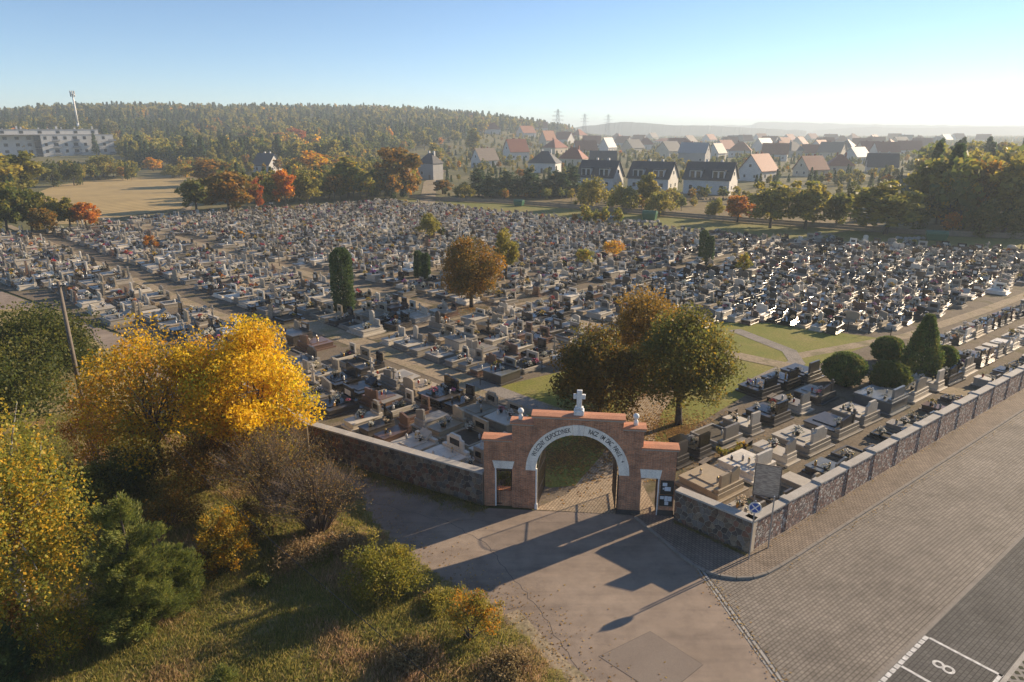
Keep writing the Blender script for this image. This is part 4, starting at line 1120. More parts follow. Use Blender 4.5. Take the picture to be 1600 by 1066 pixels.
BT = [
 ('tallolive', 'tall olive tree at the left edge below the apartment block', 8, 318, 226, 55), ('tallolive', 'tall olive-brown tree right of the edge tree by the apartment block', 44, 312, 222, 52),
 ('green', 'green tree at the left edge behind the back graves', 12, 364, 268, 52), ('green', 'green tree second from left behind the back graves', 50, 360, 282, 46), ('olive', 'olive tree left of the slim one before the stubble field', 84, 358, 297, 36),
 ('tallolive', 'slim tree beside the orange tree before the stubble field', 110, 357, 298, 26), ('orange', 'orange tree at the near corner of the stubble field', 136, 356, 307, 40), ('brown', 'brownish tree low at the left graveyard edge', 72, 366, 316, 34),
 ('darkbush', 'dark shrub mass before the apartment block, left', 84, 292, 246, 34), ('darkbush', 'dark shrub mass before the apartment block, right', 116, 290, 247, 36), ('bush', 'wide rounded yellow-green tree by the apartment block', 162, 277, 236, 54),
 ('yellow', 'small orange-yellow tree at the top of the stubble field', 240, 268, 243, 24), ('bush', 'low yellowing bush at top right of the stubble field', 270, 278, 254, 26), ('yellowbush', 'yellow bush beside the dark round tree', 290, 277, 250, 28),
 ('brown', 'dark round tree with rusty top above the stubble field', 332, 290, 240, 56), ('green', 'green tree at the right end of the stubble field', 307, 328, 270, 48), ('brown', 'broad rust and green tree right of the stubble field', 360, 333, 254, 68),
 ('red', 'narrow dark red tree between rusty and olive trees', 403, 326, 272, 20), ('olive', 'olive tree right of the narrow red tree', 424, 322, 268, 32), ('orange', 'bright orange tree in front of the white house', 446, 322, 251, 36), ('olive', 'olive tree right of the bright orange tree', 480, 318, 256, 42),
 ('red', 'red-orange crown before the forest, right of three', 472, 244, 196, 40), ('orange', 'rusty crown before the forest, middle of three', 436, 244, 201, 38), ('brown', 'brown crown before the forest, left of three', 394, 244, 202, 42),
 ('yellow', 'yellow tree right of the white house', 493, 278, 230, 56), ('birch', 'tall pale birch left of the big tree', 545, 308, 236, 44), ('tallolive', 'slim olive tree left of the big tree', 578, 306, 262, 28), ('brown', 'big broad yellow-brown tree by the dark house', 627, 306, 213, 68), ('olive', 'olive bush tree between birch and yellow tree', 515, 312, 268, 36),
 ('brown', 'round russet bush at the end of the village road', 692, 303, 277, 27), ('bush', 'green bush right of the russet bush', 724, 308, 282, 30), ('birch', 'golden birch rising behind the white gabled house', 739, 246, 194, 22), ('birch', 'yellow birch behind the dark house', 682, 256, 218, 26),
 ('darkbush', 'low dark bush in front of the pine row', 837, 308, 291, 22),
 ('bush', 'large grey-green shrub before the first white semi-detached house', 925, 326, 268, 50), ('bush', 'grey-green shrub below the gap between white houses', 972, 332, 281, 48), ('tallolive', 'tall shrub before the second white semi-detached house', 1010, 330, 258, 30), ('bush', 'wide low shrub right of the tall shrub', 1030, 338, 292, 46), ('yellowbush', 'yellowish low shrub on the dry field', 1083, 322, 308, 14), ('bush', 'pale round shrub left of orange maple', 1117, 342, 305, 30),
 ('orange', 'bright orange maple before the third white semi-detached house', 1152, 347, 296, 44), ('olive', 'large olive tree right of the orange maple', 1203, 356, 270, 62), ('olive', 'large olive tree between its two neighbours', 1258, 358, 268, 66), ('green', 'smaller green tree right end of the three', 1305, 356, 292, 40), ('darkbush', 'dark tree in the gap left of the broad tree', 1328, 346, 276, 30), ('olive', 'broad rounded olive tree before the right woodland', 1383, 366, 264, 98),
 ('tallolive', 'tall poplar-like tree at the left end of the right woodland', 1440, 352, 228, 54), ('yellow', 'yellowing tree low inside the right woodland', 1462, 350, 285, 40), ('tallolive', 'tall olive tree in the middle of the right woodland', 1490, 356, 234, 60), ('orange', 'small orange tree in front of the right woodland', 1486, 366, 323, 26), ('brown', 'tall russet tree of the right woodland', 1530, 360, 226, 62), ('tallolive', 'tall olive tree near the right picture edge', 1568, 364, 220, 60), ('olive', 'broad tree cut by the right picture edge', 1606, 368, 232, 70),
 ('darkbush', 'dark undergrowth tree between woodland trunks, left', 1425, 362, 305, 50), ('darkbush', 'dark undergrowth tree below the russet woodland tree', 1535, 370, 305, 66), ('darkbush', 'dark undergrowth at the right picture edge', 1590, 372, 315, 60)]
for k, lab, x, by, ty, w in BT: put_tree(k, lab, x, by, ty, w)
ORD = ['first', 'second', 'third', 'fourth', 'fifth', 'sixth', 'seventh', 'eighth', 'ninth', 'tenth', 'eleventh', 'twelfth', 'thirteenth', 'fourteenth', 'fifteenth', 'sixteenth', 'seventeenth', 'eighteenth', 'nineteenth', 'twentieth']
def ordinal(i):
    if i < 20: return ORD[i]
    tens = {2: 'twenty', 3: 'thirty', 4: 'forty', 5: 'fifty', 6: 'sixty', 7: 'seventy'}
    tenth = {2: 'twentieth', 3: 'thirtieth', 4: 'fortieth', 5: 'fiftieth', 6: 'sixtieth', 7: 'seventieth'}
    n = i + 1
    return tenth[n // 10] if n % 10 == 0 else tens[n // 10] + '-' + ORD[n % 10 - 1]
for i in range(11): put_tree('pine', '%s pine from the left in the row before the village' % ordinal(i), 748 + i * 14.5 + (i % 3) * 3, 306 + (i % 2) * 2, 262 + (i * 7 % 5) * 4 - (4 if i > 8 else 0), 26, group='pine row before the village')

# ---- scattered masses
def scatter(name, P, rot, scl, idx, protos, kind='stuff', label=None, cat=None):
    me = bpy.data.meshes.new(name)
    n = len(P)
    me.vertices.add(n); me.vertices.foreach_set('co', np.asarray(P, np.float32).ravel())
    for nm, ty, dat in (('rot', 'FLOAT_VECTOR', rot), ('scl', 'FLOAT_VECTOR', scl)):
        a = me.attributes.new(nm, ty, 'POINT'); a.data.foreach_set('vector', np.asarray(dat, np.float32).ravel())
    a = me.attributes.new('idx', 'INT', 'POINT'); a.data.foreach_set('value', np.asarray(idx, np.int32))
    me.update()
    o = link(name, me)
    col = bpy.data.collections.new(name + '_source')
    for i, pm in enumerate(protos):
        col.objects.link(bpy.data.objects.new('%s_%03d' % (name, i), pm))
    ng = bpy.data.node_groups.new(name, 'GeometryNodeTree')
    ng.interface.new_socket('Geometry', in_out='INPUT', socket_type='NodeSocketGeometry')
    ng.interface.new_socket('Geometry', in_out='OUTPUT', socket_type='NodeSocketGeometry')
    gi = ng.nodes.new('NodeGroupInput'); go = ng.nodes.new('NodeGroupOutput')
    ip = ng.nodes.new('GeometryNodeInstanceOnPoints'); ci = ng.nodes.new('GeometryNodeCollectionInfo')
    ci.inputs['Collection'].default_value = col; ci.inputs['Separate Children'].default_value = True; ci.inputs['Reset Children'].default_value = True
    ip.inputs['Pick Instance'].default_value = True
    def attr(nm, dt):
        k = ng.nodes.new('GeometryNodeInputNamedAttribute'); k.data_type = dt; k.inputs['Name'].default_value = nm
        return k.outputs['Attribute']
    ng.links.new(gi.outputs[0], ip.inputs['Points']); ng.links.new(ci.outputs[0], ip.inputs['Instance'])
    ng.links.new(attr('idx', 'INT'), ip.inputs['Instance Index']); ng.links.new(attr('scl', 'FLOAT_VECTOR'), ip.inputs['Scale'])
    ng.links.new(attr('rot', 'FLOAT_VECTOR'), ip.inputs['Rotation']); ng.links.new(ip.outputs[0], go.inputs[0])
    md = o.modifiers.new('scatter', 'NODES'); md.node_group = ng
    o['kind'] = kind
    return tag(o, label, cat)

def joined(kind, n_small, seed):
    """far tree: trunk and coarse crown in one mesh"""
    rg = np.random.RandomState(seed)
    if kind[1] == 'pine':
        z = rg.uniform(.12, .98, n_small); r = .19 * (1.02 - z) ** .8 + .015; a = rg.rand(n_small) * 6.283
        rr = r * rg.rand(n_small) ** .4
        P = np.stack([np.cos(a) * rr, np.sin(a) * rr, z], 1); ls = .085; ids = (z * 8).astype(int)
    else:
        rx, rz = (.26, .42) if kind[1] == 'tall' else (.36, .40)
        cl = env_clumps(rg, 26, rx, rz, .58, .34, .4, irregular=.3)
        P, ids = clump_cloud(rg, cl, n_small); ls = .095
    V, F = leaf_quads(rg, P, ls, .8)
    cols = pick_cols(rg, PAL[kind[0]], n_small, ids)
    tv = np.array([(-.012, -.012, 0), (.012, -.012, 0), (.012, .012, 0), (-.012, .012, 0), (-.008, -.008, .5), (.008, -.008, .5), (.008, .008, .5), (-.008, .008, .5)])
    tf = np.array([(0, 1, 5, 4), (1, 2, 6, 5), (2, 3, 7, 6), (3, 0, 4, 7)]) + len(V)
    me = np_mesh('far_tree', np.concatenate([V, tv]), np.concatenate([F, tf]), np.concatenate([cols, np.full((4, 3), .06)]))
    me.materials.append(M['leaf']); return me
FAR = [joined(k, 420, 200 + i) for i, k in enumerate((('pine', 'pine'), ('dark', 'pine'), ('olive', 'tall'), ('green', 'round'), ('birch', 'tall'), ('gold', 'tall'), ('brown', 'round'), ('orange', 'round'), ('olive', 'round'), ('pine', 'pine')))]

def forest(name, test, n, x0, x1, y0, y1, hmin, hmax, weights, seed, label):
    rg = np.random.RandomState(seed); P, idx, sc, rot = [], [], [], []
    w = np.array(weights, float); tries = 0
    while len(P) < n and tries < n * 20:
        tries += 1
        # denser near the viewer
        y = y0 + (y1 - y0) * rg.rand() ** 1.25; x = rg.uniform(x0, x1)
        if not test(x, y): continue
        q = mnoise.noise((x * .008, y * .005, seed)) ; ww = w.copy()
        if q > .1: ww[[0, 1, 9]] *= 5
        elif q < -.15: ww[[4, 5]] *= 2.5
        k = rg.choice(len(w), p=ww / ww.sum())
        h = rg.uniform(hmin, hmax); s = h * rg.uniform(.8, 1.15)
        P.append((x, y, terrain(x, y) - .3)); idx.append(k); sc.append((s, s, h)); rot.append((0, 0, rg.rand() * 6.28))
    return scatter(name, P, rot, sc, idx, FAR, label=label, cat='forest')
def bear(x, y): return project((x, y, 0))[0]
def in_forest(x, y):
    b = bear(x, y)
    if b < -140: return False
    d = math.hypot(x, y)
    edge = lerp_table([(380, 530), (430, 560), (520, 640), (640, 720), (800, 770), (1000, 850), (1200, 892), (1700, 900)], d)
    if b > edge: return False
    if d < 395 + (60 if b < 190 else 0) + 20 * mnoise.noise((x * .01, 0, 0)): return False
    if b < 200 and d < 560: return False
    if 370 < b < 450 and d < 420: return False
    return True
forest('forest', in_forest, 8600, -1250, 130, 380, 1650, 9, 18, (3, 1.5, 3.4, 3.2, 1.7, .5, .4, .08, 3.6, 3), 5, 'mixed autumn forest covering the long hill on the horizon')
HOUSE_SPOTS = []
# ================================================================ BUILDINGS
def window(parent, x, z, w, h, y, face=-1, m='white'):
    """window set in a wall facing -y (face=-1) or +x (face=1: x is then the y position)"""
    f = MB(); g = MB()
    if face == -1:
        f.box(x - w / 2, x + w / 2, y - .05, y + .02, z, z + h); g.box(x - w / 2 + .08, x + w / 2 - .08, y - .065, y - .052, z + .08, z + h - .08)
    elif face == 1:
        f.box(y - .02, y + .05, x - w / 2, x + w / 2, z, z + h); g.box(y + .052, y + .065, x - w / 2 + .08, x + w / 2 - .08, z + .08, z + h - .08)
    else:
        f.box(y - .05, y + .02, x - w / 2, x + w / 2, z, z + h); g.box(y - .065, y - .052, x - w / 2 + .08, x + w / 2 - .08, z + .08, z + h - .08)
    o = f.build('window', M[m], parent); g.build('pane', M['glass'], o)

def house(label, bx, by, wpx, hpx, roof, wall, yaw=0.0, style='gable', dscale=0.75, wallshare=0.5, detail=2, dorm=0, name='house'):
    """long side faces -y before turning by yaw"""
    b = at(bx, by); sc = depth(b) / FOC
    w = wpx * sc * .92; h = hpx * sc * .95; d = w * dscale
    hw = h * wallshare
    t = empty(name, (b.x, b.y + d / 2, terrain(b.x, b.y) - .05), R(-yaw), label, 'house', 'village houses')
    HOUSE_SPOTS.append((b.x, b.y + d / 2, max(w, d) * .75))
    ov = .5
    mb = MB()
    if style == 'gable':
        mb.prism([(-d / 2, 0), (d / 2, 0), (d / 2, hw), (0, h - .12), (-d / 2, hw)], -w / 2, w / 2)
        mb.v = [(y, x, z) for x, y, z in mb.v]; mb.f = [tuple(reversed(f)) for f in mb.f]
        mb.build('wall', M[wall], t)
        k = (h - hw) / (d / 2)
        r = MB()
        for s in (-1, 1):
            y0, y1 = s * (d / 2 + ov), 0
            z0, z1 = hw - k * ov, h
            vs = [(-w / 2 - ov, y0, z0), (w / 2 + ov, y0, z0), (w / 2 + ov, y1, z1), (-w / 2 - ov, y1, z1)]
            vs += [(x, y, z + .22) for x, y, z in vs]
            fs = [(0, 1, 2, 3), (7, 6, 5, 4), (0, 4, 5, 1), (1, 5, 6, 2), (2, 6, 7, 3), (3, 7, 4, 0)]
            r.add(vs, fs if s > 0 else [tuple(reversed(f)) for f in fs])
        ro = r.build('roof', M[roof], t)
    else:
        mb.box(-w / 2, w / 2, -d / 2, d / 2, 0, hw); mb.build('wall', M[wall], t)
        rl = max(0.2, (w - d) / 2)
        r = MB(); W_, D_ = w / 2 + ov, d / 2 + ov
        r.add([(-W_, -D_, hw), (W_, -D_, hw), (W_, D_, hw), (-W_, D_, hw), (-rl, 0, h), (rl, 0, h)], [(0, 1, 5, 4), (1, 2, 5), (2, 3, 4, 5), (3, 0, 4), (3, 2, 1, 0)])
        ro = r.build('roof', M[roof], t)
    for cx in (-w * .12, w * .2)[:2 if detail > 1 else 1]:
        MB().box(cx - .35, cx + .35, .3, 1.0, h * .8, h + .9).build('chimney', M['render_white' if roof == 'roof_dark' else 'roof_red'], ro)
    if detail:
        n = max(2, int(w / 4.5)); wh = min(1.5, hw * .45)
        for i in range(n):
            x = (i + .5) * w / n - w / 2
            if detail > 1 and i == n // 2: MB().box(x - .55, x + .55, -d / 2 - .06, -d / 2 + .02, 0, 2.1).build('door', M['wood'], t)
            else: window(t, x, hw * .3, 1.3, wh, -d / 2)
        if style == 'gable':
            for sx in ((1,) if detail == 1 else (1, -1)):
                fx = sx * w / 2
                window(t, 0, hw + (h - hw) * .18, 1.2, 1.3, fx, 1 if sx > 0 else 0)
                window(t, -d * .22, hw * .3, 1.1, 1.3, fx, 1 if sx > 0 else 0); window(t, d * .22, hw * .3, 1.1, 1.3, fx, 1 if sx > 0 else 0)
    for i in range(dorm):
        x = (i + .5) * w / dorm - w / 2
        dm = MB(); dm.box(x - w * .13, x + w * .13, -d / 2 + .15, 0, hw * .9, hw + (h - hw) * .52); do = dm.build('dormer', M[wall], t)
        MB().box(x - w * .15, x + w * .15, -d / 2 - .3, .1, hw + (h - hw) * .525, hw + (h - hw) * .58).build('dormer_roof', M[roof], do)
        for k_ in (-.065, .065):
            p = MB(); p.box(x + k_ * w - w * .045, x + k_ * w + w * .045, -d / 2 + .10, -d / 2 + .148, hw * .98, hw + (h - hw) * .46); p.build('pane', M['glass'], do)
    return t

house('white semi-detached house with dark roof, left of three in a row', 940, 297, 66, 46, 'roof_dark', 'render_white', 31, dorm=2, wallshare=.48, dscale=.72)
house('white semi-detached house with dark roof, middle of three in a row', 1024, 299, 72, 46, 'roof_dark', 'render_white', 31, dorm=2, wallshare=.48, dscale=.72)
house('unfinished white semi-detached house with dark roof, right of three', 1116, 304, 78, 50, 'roof_dark', 'render_white', 31, dorm=2, wallshare=.5, dscale=.72)
house('dark modern house with grey roof beside the big yellow-brown tree', 672, 281, 34, 42, 'roof_dark', 'render_grey', 35, 'hip', wallshare=.62)
house('white gabled house with tan roof behind the pine row', 757, 262, 38, 30, 'roof_tan', 'render_white', -38, wallshare=.42)
house('white house with red roof at the left of the village', 806, 252, 36, 34, 'roof_red', 'render_white', -30, wallshare=.45)
house('white villa with wide dark hipped roof behind the pines', 852, 270, 48, 34, 'roof_dark', 'render_white', 20, 'hip', wallshare=.45)
house('house with broad red roof right of the dark hipped villa', 897, 260, 42, 30, 'roof_red', 'render_cream', 25, 'hip', wallshare=.4)
house('tall orange-roofed house behind the red-roofed ones', 856, 238, 24, 26, 'roof_orange', 'render_cream', -40, wallshare=.45, detail=1)
house('white gabled house with steep roof above the dark barn roof', 950, 240, 26, 24, 'roof_grey', 'render_white', -50, wallshare=.4, detail=1)
house('long dark roofed house just behind the first semi-detached house', 944, 262, 44, 26, 'roof_dark', 'render_grey', 10, wallshare=.35, detail=1)
house('pale grey house with grey hipped roof behind the middle semi-detached house', 1088, 257, 46, 34, 'roof_grey', 'render_grey', 30, wallshare=.55)
house('small white gabled house right of the pale grey house', 1122, 250, 28, 26, 'roof_dark', 'render_white', -45, wallshare=.45, detail=1)
house('large brown-red gabled house with white front right of semi-detached row', 1190, 283, 56, 42, 'roof_red', 'render_white', -42, wallshare=.42)
house('white A-shaped house with grey roof in the mid village', 1196, 240, 36, 24, 'roof_grey', 'render_white', -40, wallshare=.35, detail=1)
house('house with long red roof behind the olive trees', 1272, 276, 46, 32, 'roof_red', 'render_cream', -25, wallshare=.38)
house('house with pyramid orange roof above the dark tree', 1318, 271, 42, 30, 'roof_orange', 'render_cream', 15, 'hip', .9, .4)
house('red roofed house farther back above the long red roof', 1270, 246, 28, 20, 'roof_red', 'render_white', 20, wallshare=.4, detail=1)
house('pale blue-white house with light roof behind the pyramid roof', 1343, 256, 36, 26, 'roof_grey', 'render_white', -30, wallshare=.45, detail=1)
house('dark barn-roofed house at the edge of the right woodland', 1384, 270, 46, 30, 'roof_dark', 'render_white', 20, wallshare=.35)
house('low flat-looking pale house far behind the villas', 1040, 228, 34, 12, 'roof_orange', 'render_white', 0, 'hip', wallshare=.6, detail=1)
house('white house with dark roof nestled in trees left of the village', 414, 270, 38, 30, 'roof_dark', 'render_white', 28, wallshare=.45)
rgh = random.Random(9)
fx = [(770, 232), (790, 228), (822, 232), (882, 234), (905, 228), (925, 236), (975, 230), (990, 240), (1010, 234), (1060, 236), (1078, 228), (1142, 232), (1160, 246), (1166, 226), (1215, 252), (1228, 234), (1242, 246), (1235, 224), (1292, 234), (1305, 248), (1318, 228), (1350, 236), (1362, 246), (1372, 232), (1395, 240), (1410, 232), (1425, 244), (1445, 236), (1468, 230), (1110, 224), (1190, 222), (1270, 222), (1335, 222), (1400, 222), (1480, 224), (1540, 224), (965, 222), (1020, 220), (735, 226), (845, 226), (868, 244), (915, 246), (1000, 226), (1048, 246), (1075, 240), (1135, 242), (1150, 228), (1205, 230), (1222, 244), (1252, 232), (1285, 242), (1300, 224), (1328, 240), (1368, 226), (1388, 248), (1418, 226), (1440, 228), (1500, 222)]
RC = [('roof_red', 'red'), ('roof_dark', 'dark'), ('roof_orange', 'orange'), ('roof_red', 'red'), ('roof_orange', 'orange'), ('roof_tan', 'tan')]
cnt = {}
for i, (x, y) in enumerate(fx):
    rm, rn_ = RC[(i * 5 + i // 3) % 6]
    s = (y - 203) / 45.0
    cnt[rn_] = cnt.get(rn_, 0) + 1
    house('small far village house with %s roof, %s such from the left margin list' % (rn_, ordinal(cnt[rn_] - 1)), x, y, 32 * s + 6, 22 * s + 4, rm, ('render_white', 'render_cream', 'render_white')[i % 3], rgh.uniform(-50, 50), 'gable' if i % 4 else 'hip', .8, .42, detail=1 if y > 235 else 0)
# order the far houses by where they stand, left to right, within each roof colour
far_h = [o for o in C.objects if o.get('label', '').startswith('small far village house')]
byc = {}
for o in far_h: byc.setdefault(o['label'].split(' with ')[1].split(' roof')[0], []).append(o)
for cname, L in byc.items():
    L.sort(key=lambda o: project(o.location)[0])
    for i, o in enumerate(L): o['label'] = 'small far village house with %s roof, %s of that colour from the left' % (cname, ordinal(i))

def apartment():
    b = at(90, 252); y0 = b.y
    t = empty('apartment_block', (b.x, b.y, 0), R(40), 'long white five-storey apartment block with balconies at the wood edge', 'building')
    k = depth(b) / FOC
    L = 165 * k; h = height_at(b, 211)
    xl = -L / 2; xm = xl + L * .40
    d = 16.0
    mb = MB(); mb.box(xm, L / 2, 0, d, 0, h); mb.box(xl, xm, 6, d + 10, 0, h * 1.0); mb.build('wall', M['render_white'], t)
    tp = MB(); tp.box(xl + L * .08, L * .385, 3.2, d, h + .32, h + 3.4); top = tp.build('top_storey', M['render_white'], t)
    MB().box(xl + L * .07, L * .39, 2.9, d + .3, h + 3.402, h + 3.7).build('top_roof', M['render_grey'], top)
    MB().box(xl - .3, L / 2 + .3, -.2, d + .2, h + .002, h + .30).build('cornice', M['render_grey'], t)
    st = 4; fh = h / st
    for r_ in range(st):
        for i, x in enumerate(np.linspace(xm + 2.5, L / 2 - 6, 7)):
            if i in (1, 3): continue
            window(t, x, r_ * fh + fh * .3, 1.7, fh * .48, 0, m='roof_dark')
        for x in np.linspace(xl + 3, xm - 6, 4): window(t, x, r_ * fh + fh * .3, 2.2, fh * .45, 6, m='roof_dark')
        xs_ = np.linspace(xm + 2.5, L / 2 - 6, 7)
        for i in (1, 3):
            bl = MB(); bl.box(xs_[i] - 2.3, xs_[i] + 2.3, -1.4, -.003, r_ * fh + .1, r_ * fh + .3); bo = bl.build('balcony', M['render_grey'], t)
            MB().box(xs_[i] - 2.3, xs_[i] + 2.3, -1.4, -1.34, r_ * fh + .302, r_ * fh + 1.3).build('railing', M['roof_grey'], bo)
            window(t, xs_[i], r_ * fh + .32, 2.6, fh * .72, 0, m='roof_dark')
        bl = MB(); bl.box(L / 2 - 3.6, L / 2 + 1.4, -1.3, -.003, r_ * fh + .1, r_ * fh + .3); bo = bl.build('balcony', M['render_grey'], t)
        MB().box(L / 2 - 3.6, L / 2 + 1.4, -1.3, -1.24, r_ * fh + .302, r_ * fh + 1.3).build('railing', M['roof_grey'], bo)
        MB().box(xm - 3.6, xm - .01, 2.4, 2.6, r_ * fh + .1, r_ * fh + fh - .2).build('stair_glazing', M['glass'], t)
    for x in np.linspace(xl + L * .12, L * .34, 6):
        window(top, x, h + .9, 2.2, 1.7, 3.2, m='roof_dark')
    for i, x in enumerate((xl + L * .13, xl + L * .24, xl + L * .27, xl + L * .41, -L * .02, L * .05, L * .09, L * .2, L * .26, L * .35)):
        MB().box(x - .25 - .3 * (i % 2), x + .25 + .2 * (i % 3), 6, 7.2, h + 3.702, h + 4.2 + (i * 7 % 4) * .45).build('roof_vent', M['render_white'], top)
apartment()

def mast():
    b = at(131, 247); b = Vector((b.x * 1.1, b.y * 1.1, 0)); H = height_at(b, 141)
    t = empty('radio_mast', b, 0, 'slender white radio mast rising behind the apartment block', 'mast')
    MB().path([(0, 0, 0), (0, 0, H * .5), (0, 0, H * .93)], [1.05, .85, .55], 10).build('pole', M['white'], t, smooth=True)
    for k in range(3):
        a = k * 2.094
        MB().box(-.35 + 1.5 * math.cos(a), .35 + 1.5 * math.cos(a), -.35 + 1.5 * math.sin(a), .35 + 1.5 * math.sin(a), H * .90, H * .99).build('antenna', M['render_grey'], t)
    MB().lathe([(1.9, H * .93), (1.9, H * .94)], (0, 0, 0), 14).build('platform', M['steel'], t); MB().tube((0, 0, H * .9), (0, 0, H), .1, .05, 6).build('spike', M['steel'], t)
mast()

def pylon(label, x, ytop, D, H=None):
    px_ = (x - 800) / FOC * D; b = Vector((px_, D, terrain(px_, D)))
    H = height_at(b, ytop)
    t = empty('electricity_pylon', b, R(20), label, 'pylon', 'pylons on the horizon')
    mb = MB(); w0, w1 = H * .09, H * .02
    lev = [0, .22, .42, .58, .72, .84, .93, 1.0]
    wd = lambda s: w0 + (w1 - w0) * s
    r = .14
    for a, b_ in zip(lev, lev[1:]):
        ca = [(sx * wd(a), sy * wd(a), a * H) for sx, sy in ((-1, -1), (1, -1), (1, 1), (-1, 1))]; cb = [(sx * wd(b_), sy * wd(b_), b_ * H) for sx, sy in ((-1, -1), (1, -1), (1, 1), (-1, 1))]
        for i in range(4):
            mb.tube(ca[i], cb[i], r, r, 4); mb.tube(ca[i], cb[(i + 1) % 4], r * .6, r * .6, 3); mb.tube(cb[i], cb[(i + 1) % 4], r * .6, r * .6, 3)
    mb.build('lattice_tower', M['steel'], t)
    for s in (.68, .80, .92):
        a = MB(); L = H * (.2 if s < .9 else .14)
        a.tube((-L, 0, s * H), (L, 0, s * H), r, r, 4); a.tube((-L, 0, s * H), (0, 0, (s + .05) * H), r * .7, r * .7, 3); a.tube((L, 0, s * H), (0, 0, (s + .05) * H), r * .7, r * .7, 3)
        a.build('cross_arm', M['steel'], t)
pylon('nearest lattice pylon above the end of the wooded hill', 868, 171, 760)
pylon('lattice pylon second from the wooded hill', 908, 178, 1050)
pylon('lattice pylon third from the wooded hill', 943, 179, 1150)
pylon('faint lattice pylon at the right edge of the plain', 1572, 190, 1900)

# ---- distant ridges
def ridge(name, D, x0, x1, prof, seed):
    V, F = [], []; n = 160
    for i in range(n + 1):
        x = x0 + (x1 - x0) * i / n; yp = lerp_table(prof, x) + 1.2 * mnoise.noise((x * .06, seed, 0)) + .6 * mnoise.noise((x * .4, seed, 0))
        X = (x - 800) / FOC * D
        h = CAM_H + (203 - yp) / FOC * D * 1.09
        V += [(X * .93, D * .93, -2), (X, D, max(2, h)), (X * 1.12, D * 1.12, -2)]
    for i in range(n):
        a = i * 3; F += [(a, a + 3, a + 4, a + 1), (a + 1, a + 4, a + 5, a + 2)]
    me = bpy.data.meshes.new(name); me.from_pydata(V, [], F)
    me.materials.append(M['ridge']); o = link(name, me); o['kind'] = 'structure'
M['ridge'] = mat('wooded_ridge', (0.03, 0.04, 0.022), (0.055, 0.055, 0.025), .02, .95, .15)
ridge('distant_hill', 2600, 880, 1240, [(880, 201), (930, 196), (965, 192.5), (1000, 194), (1040, 197), (1100, 198), (1240, 204)], 1)
ridge('distant_hill', 4200, 1000, 1760, [(1000, 203), (1060, 197), (1160, 197), (1163, 192.5), (1230, 193.5), (1320, 196), (1420, 197), (1520, 198), (1760, 197)], 2)
ridge('distant_hill', 3300, 1250, 1800, [(1250, 204), (1330, 199), (1400, 201), (1460, 200), (1530, 199), (1590, 201), (1800, 200)], 3)

def house_free(x, y, m=0):
    return all((x - hx) ** 2 + (y - hy) ** 2 > (hr + m) ** 2 for hx, hy, hr in HOUSE_SPOTS)
def in_village(x, y):
    b = bear(x, y); d = math.hypot(x, y)
    if b < 660 or b > 1700 or d < 262: return False
    if b < lerp_table([(380, 530), (430, 560), (520, 640), (640, 720), (800, 770), (1000, 850), (1200, 892), (1700, 900)], d): return False
    if d < 340 and b < 1180 and mnoise.noise((x * .03, y * .03, 7)) < .0: return False
    if not house_free(x, y, 3): return False
    # keep the near fronts of houses in sight
    for hx, hy, hr in HOUSE_SPOTS:
        if hy < 620 and 0 < hy - y < 16 and abs(x / y - hx / hy) * hy < hr * 1.0: return False
    return mnoise.noise((x * .012, y * .006, 2.0)) > -.45
forest('village_trees', in_village, 9500, -60, 1500, 245, 2000, 3, 6.5, (1.2, .4, 2.5, 2.8, 1.2, .3, .6, .05, 3.2, .8), 6, 'trees and gardens scattered between the village houses')
def in_wood_r(x, y):
    b = bear(x, y)
    if b < 1440 or b > 1850 or y < 140 or y > 330: return False
    return b > lerp_table([(140, 1440), (200, 1412), (330, 1430)], y)
forest('woodland', in_wood_r, 420, 80, 340, 142, 330, 11, 18, (.6, .4, 3, 2.5, 1.6, .4, 1, .1, 3.5, .6), 8, 'dense autumn woodland along the right side behind the meadow')
def in_wood_l(x, y):
    b = bear(x, y); d = math.hypot(x, y)
    return (-160 < b < 30 and 190 < d < 440) or (-160 < b < 215 and 330 < d < 372)
forest('hedgerow', in_wood_l, 420, -520, -120, 120, 450, 5, 9, (.2, .3, 2, 3, 1, .4, 2, .3, 3, .2), 12, 'dense hedgerow trees at the left behind the graves')
def in_scrub(x, y):
    b = bear(x, y); d = math.hypot(x, y)
    return (895 < b < 1065 and 150 < d < 205 or 690 < b < 900 and 205 < d < 222 or 1000 < b < 1330 and 205 < d < 240 and mnoise.noise((x * .05, y * .05, 3)) > 0) and poly_dist((x, y), [p[:2] for p in FENCE]) > 1.5 and house_free(x, y, 2) and not (inside(mpoly, x, y))
forest('scrub', in_scrub, 170, -40, 110, 110, 245, 1.8, 5, (.1, .2, 1, 3, .6, .3, 1, .1, 4, .1), 15, 'low grey-green scrub growing behind the meadow fence')
def in_mid(x, y):
    b = bear(x, y); d = math.hypot(x, y)
    return 275 < b < 650 and 212 < d < 400 and not (375 < b < 450 and d < 350 and d > 250) and house_free(x, y, 5) and not (b < 345 and d < 345) and poly_dist((x, y), BACK) > 6
forest('thicket', in_mid, 560, -240, -20, 200, 400, 5, 9.5, (1, .4, 2, 2, 2, .8, 2, .5, 2, .6), 14, 'mixed thicket between graveyard trees and the forest')

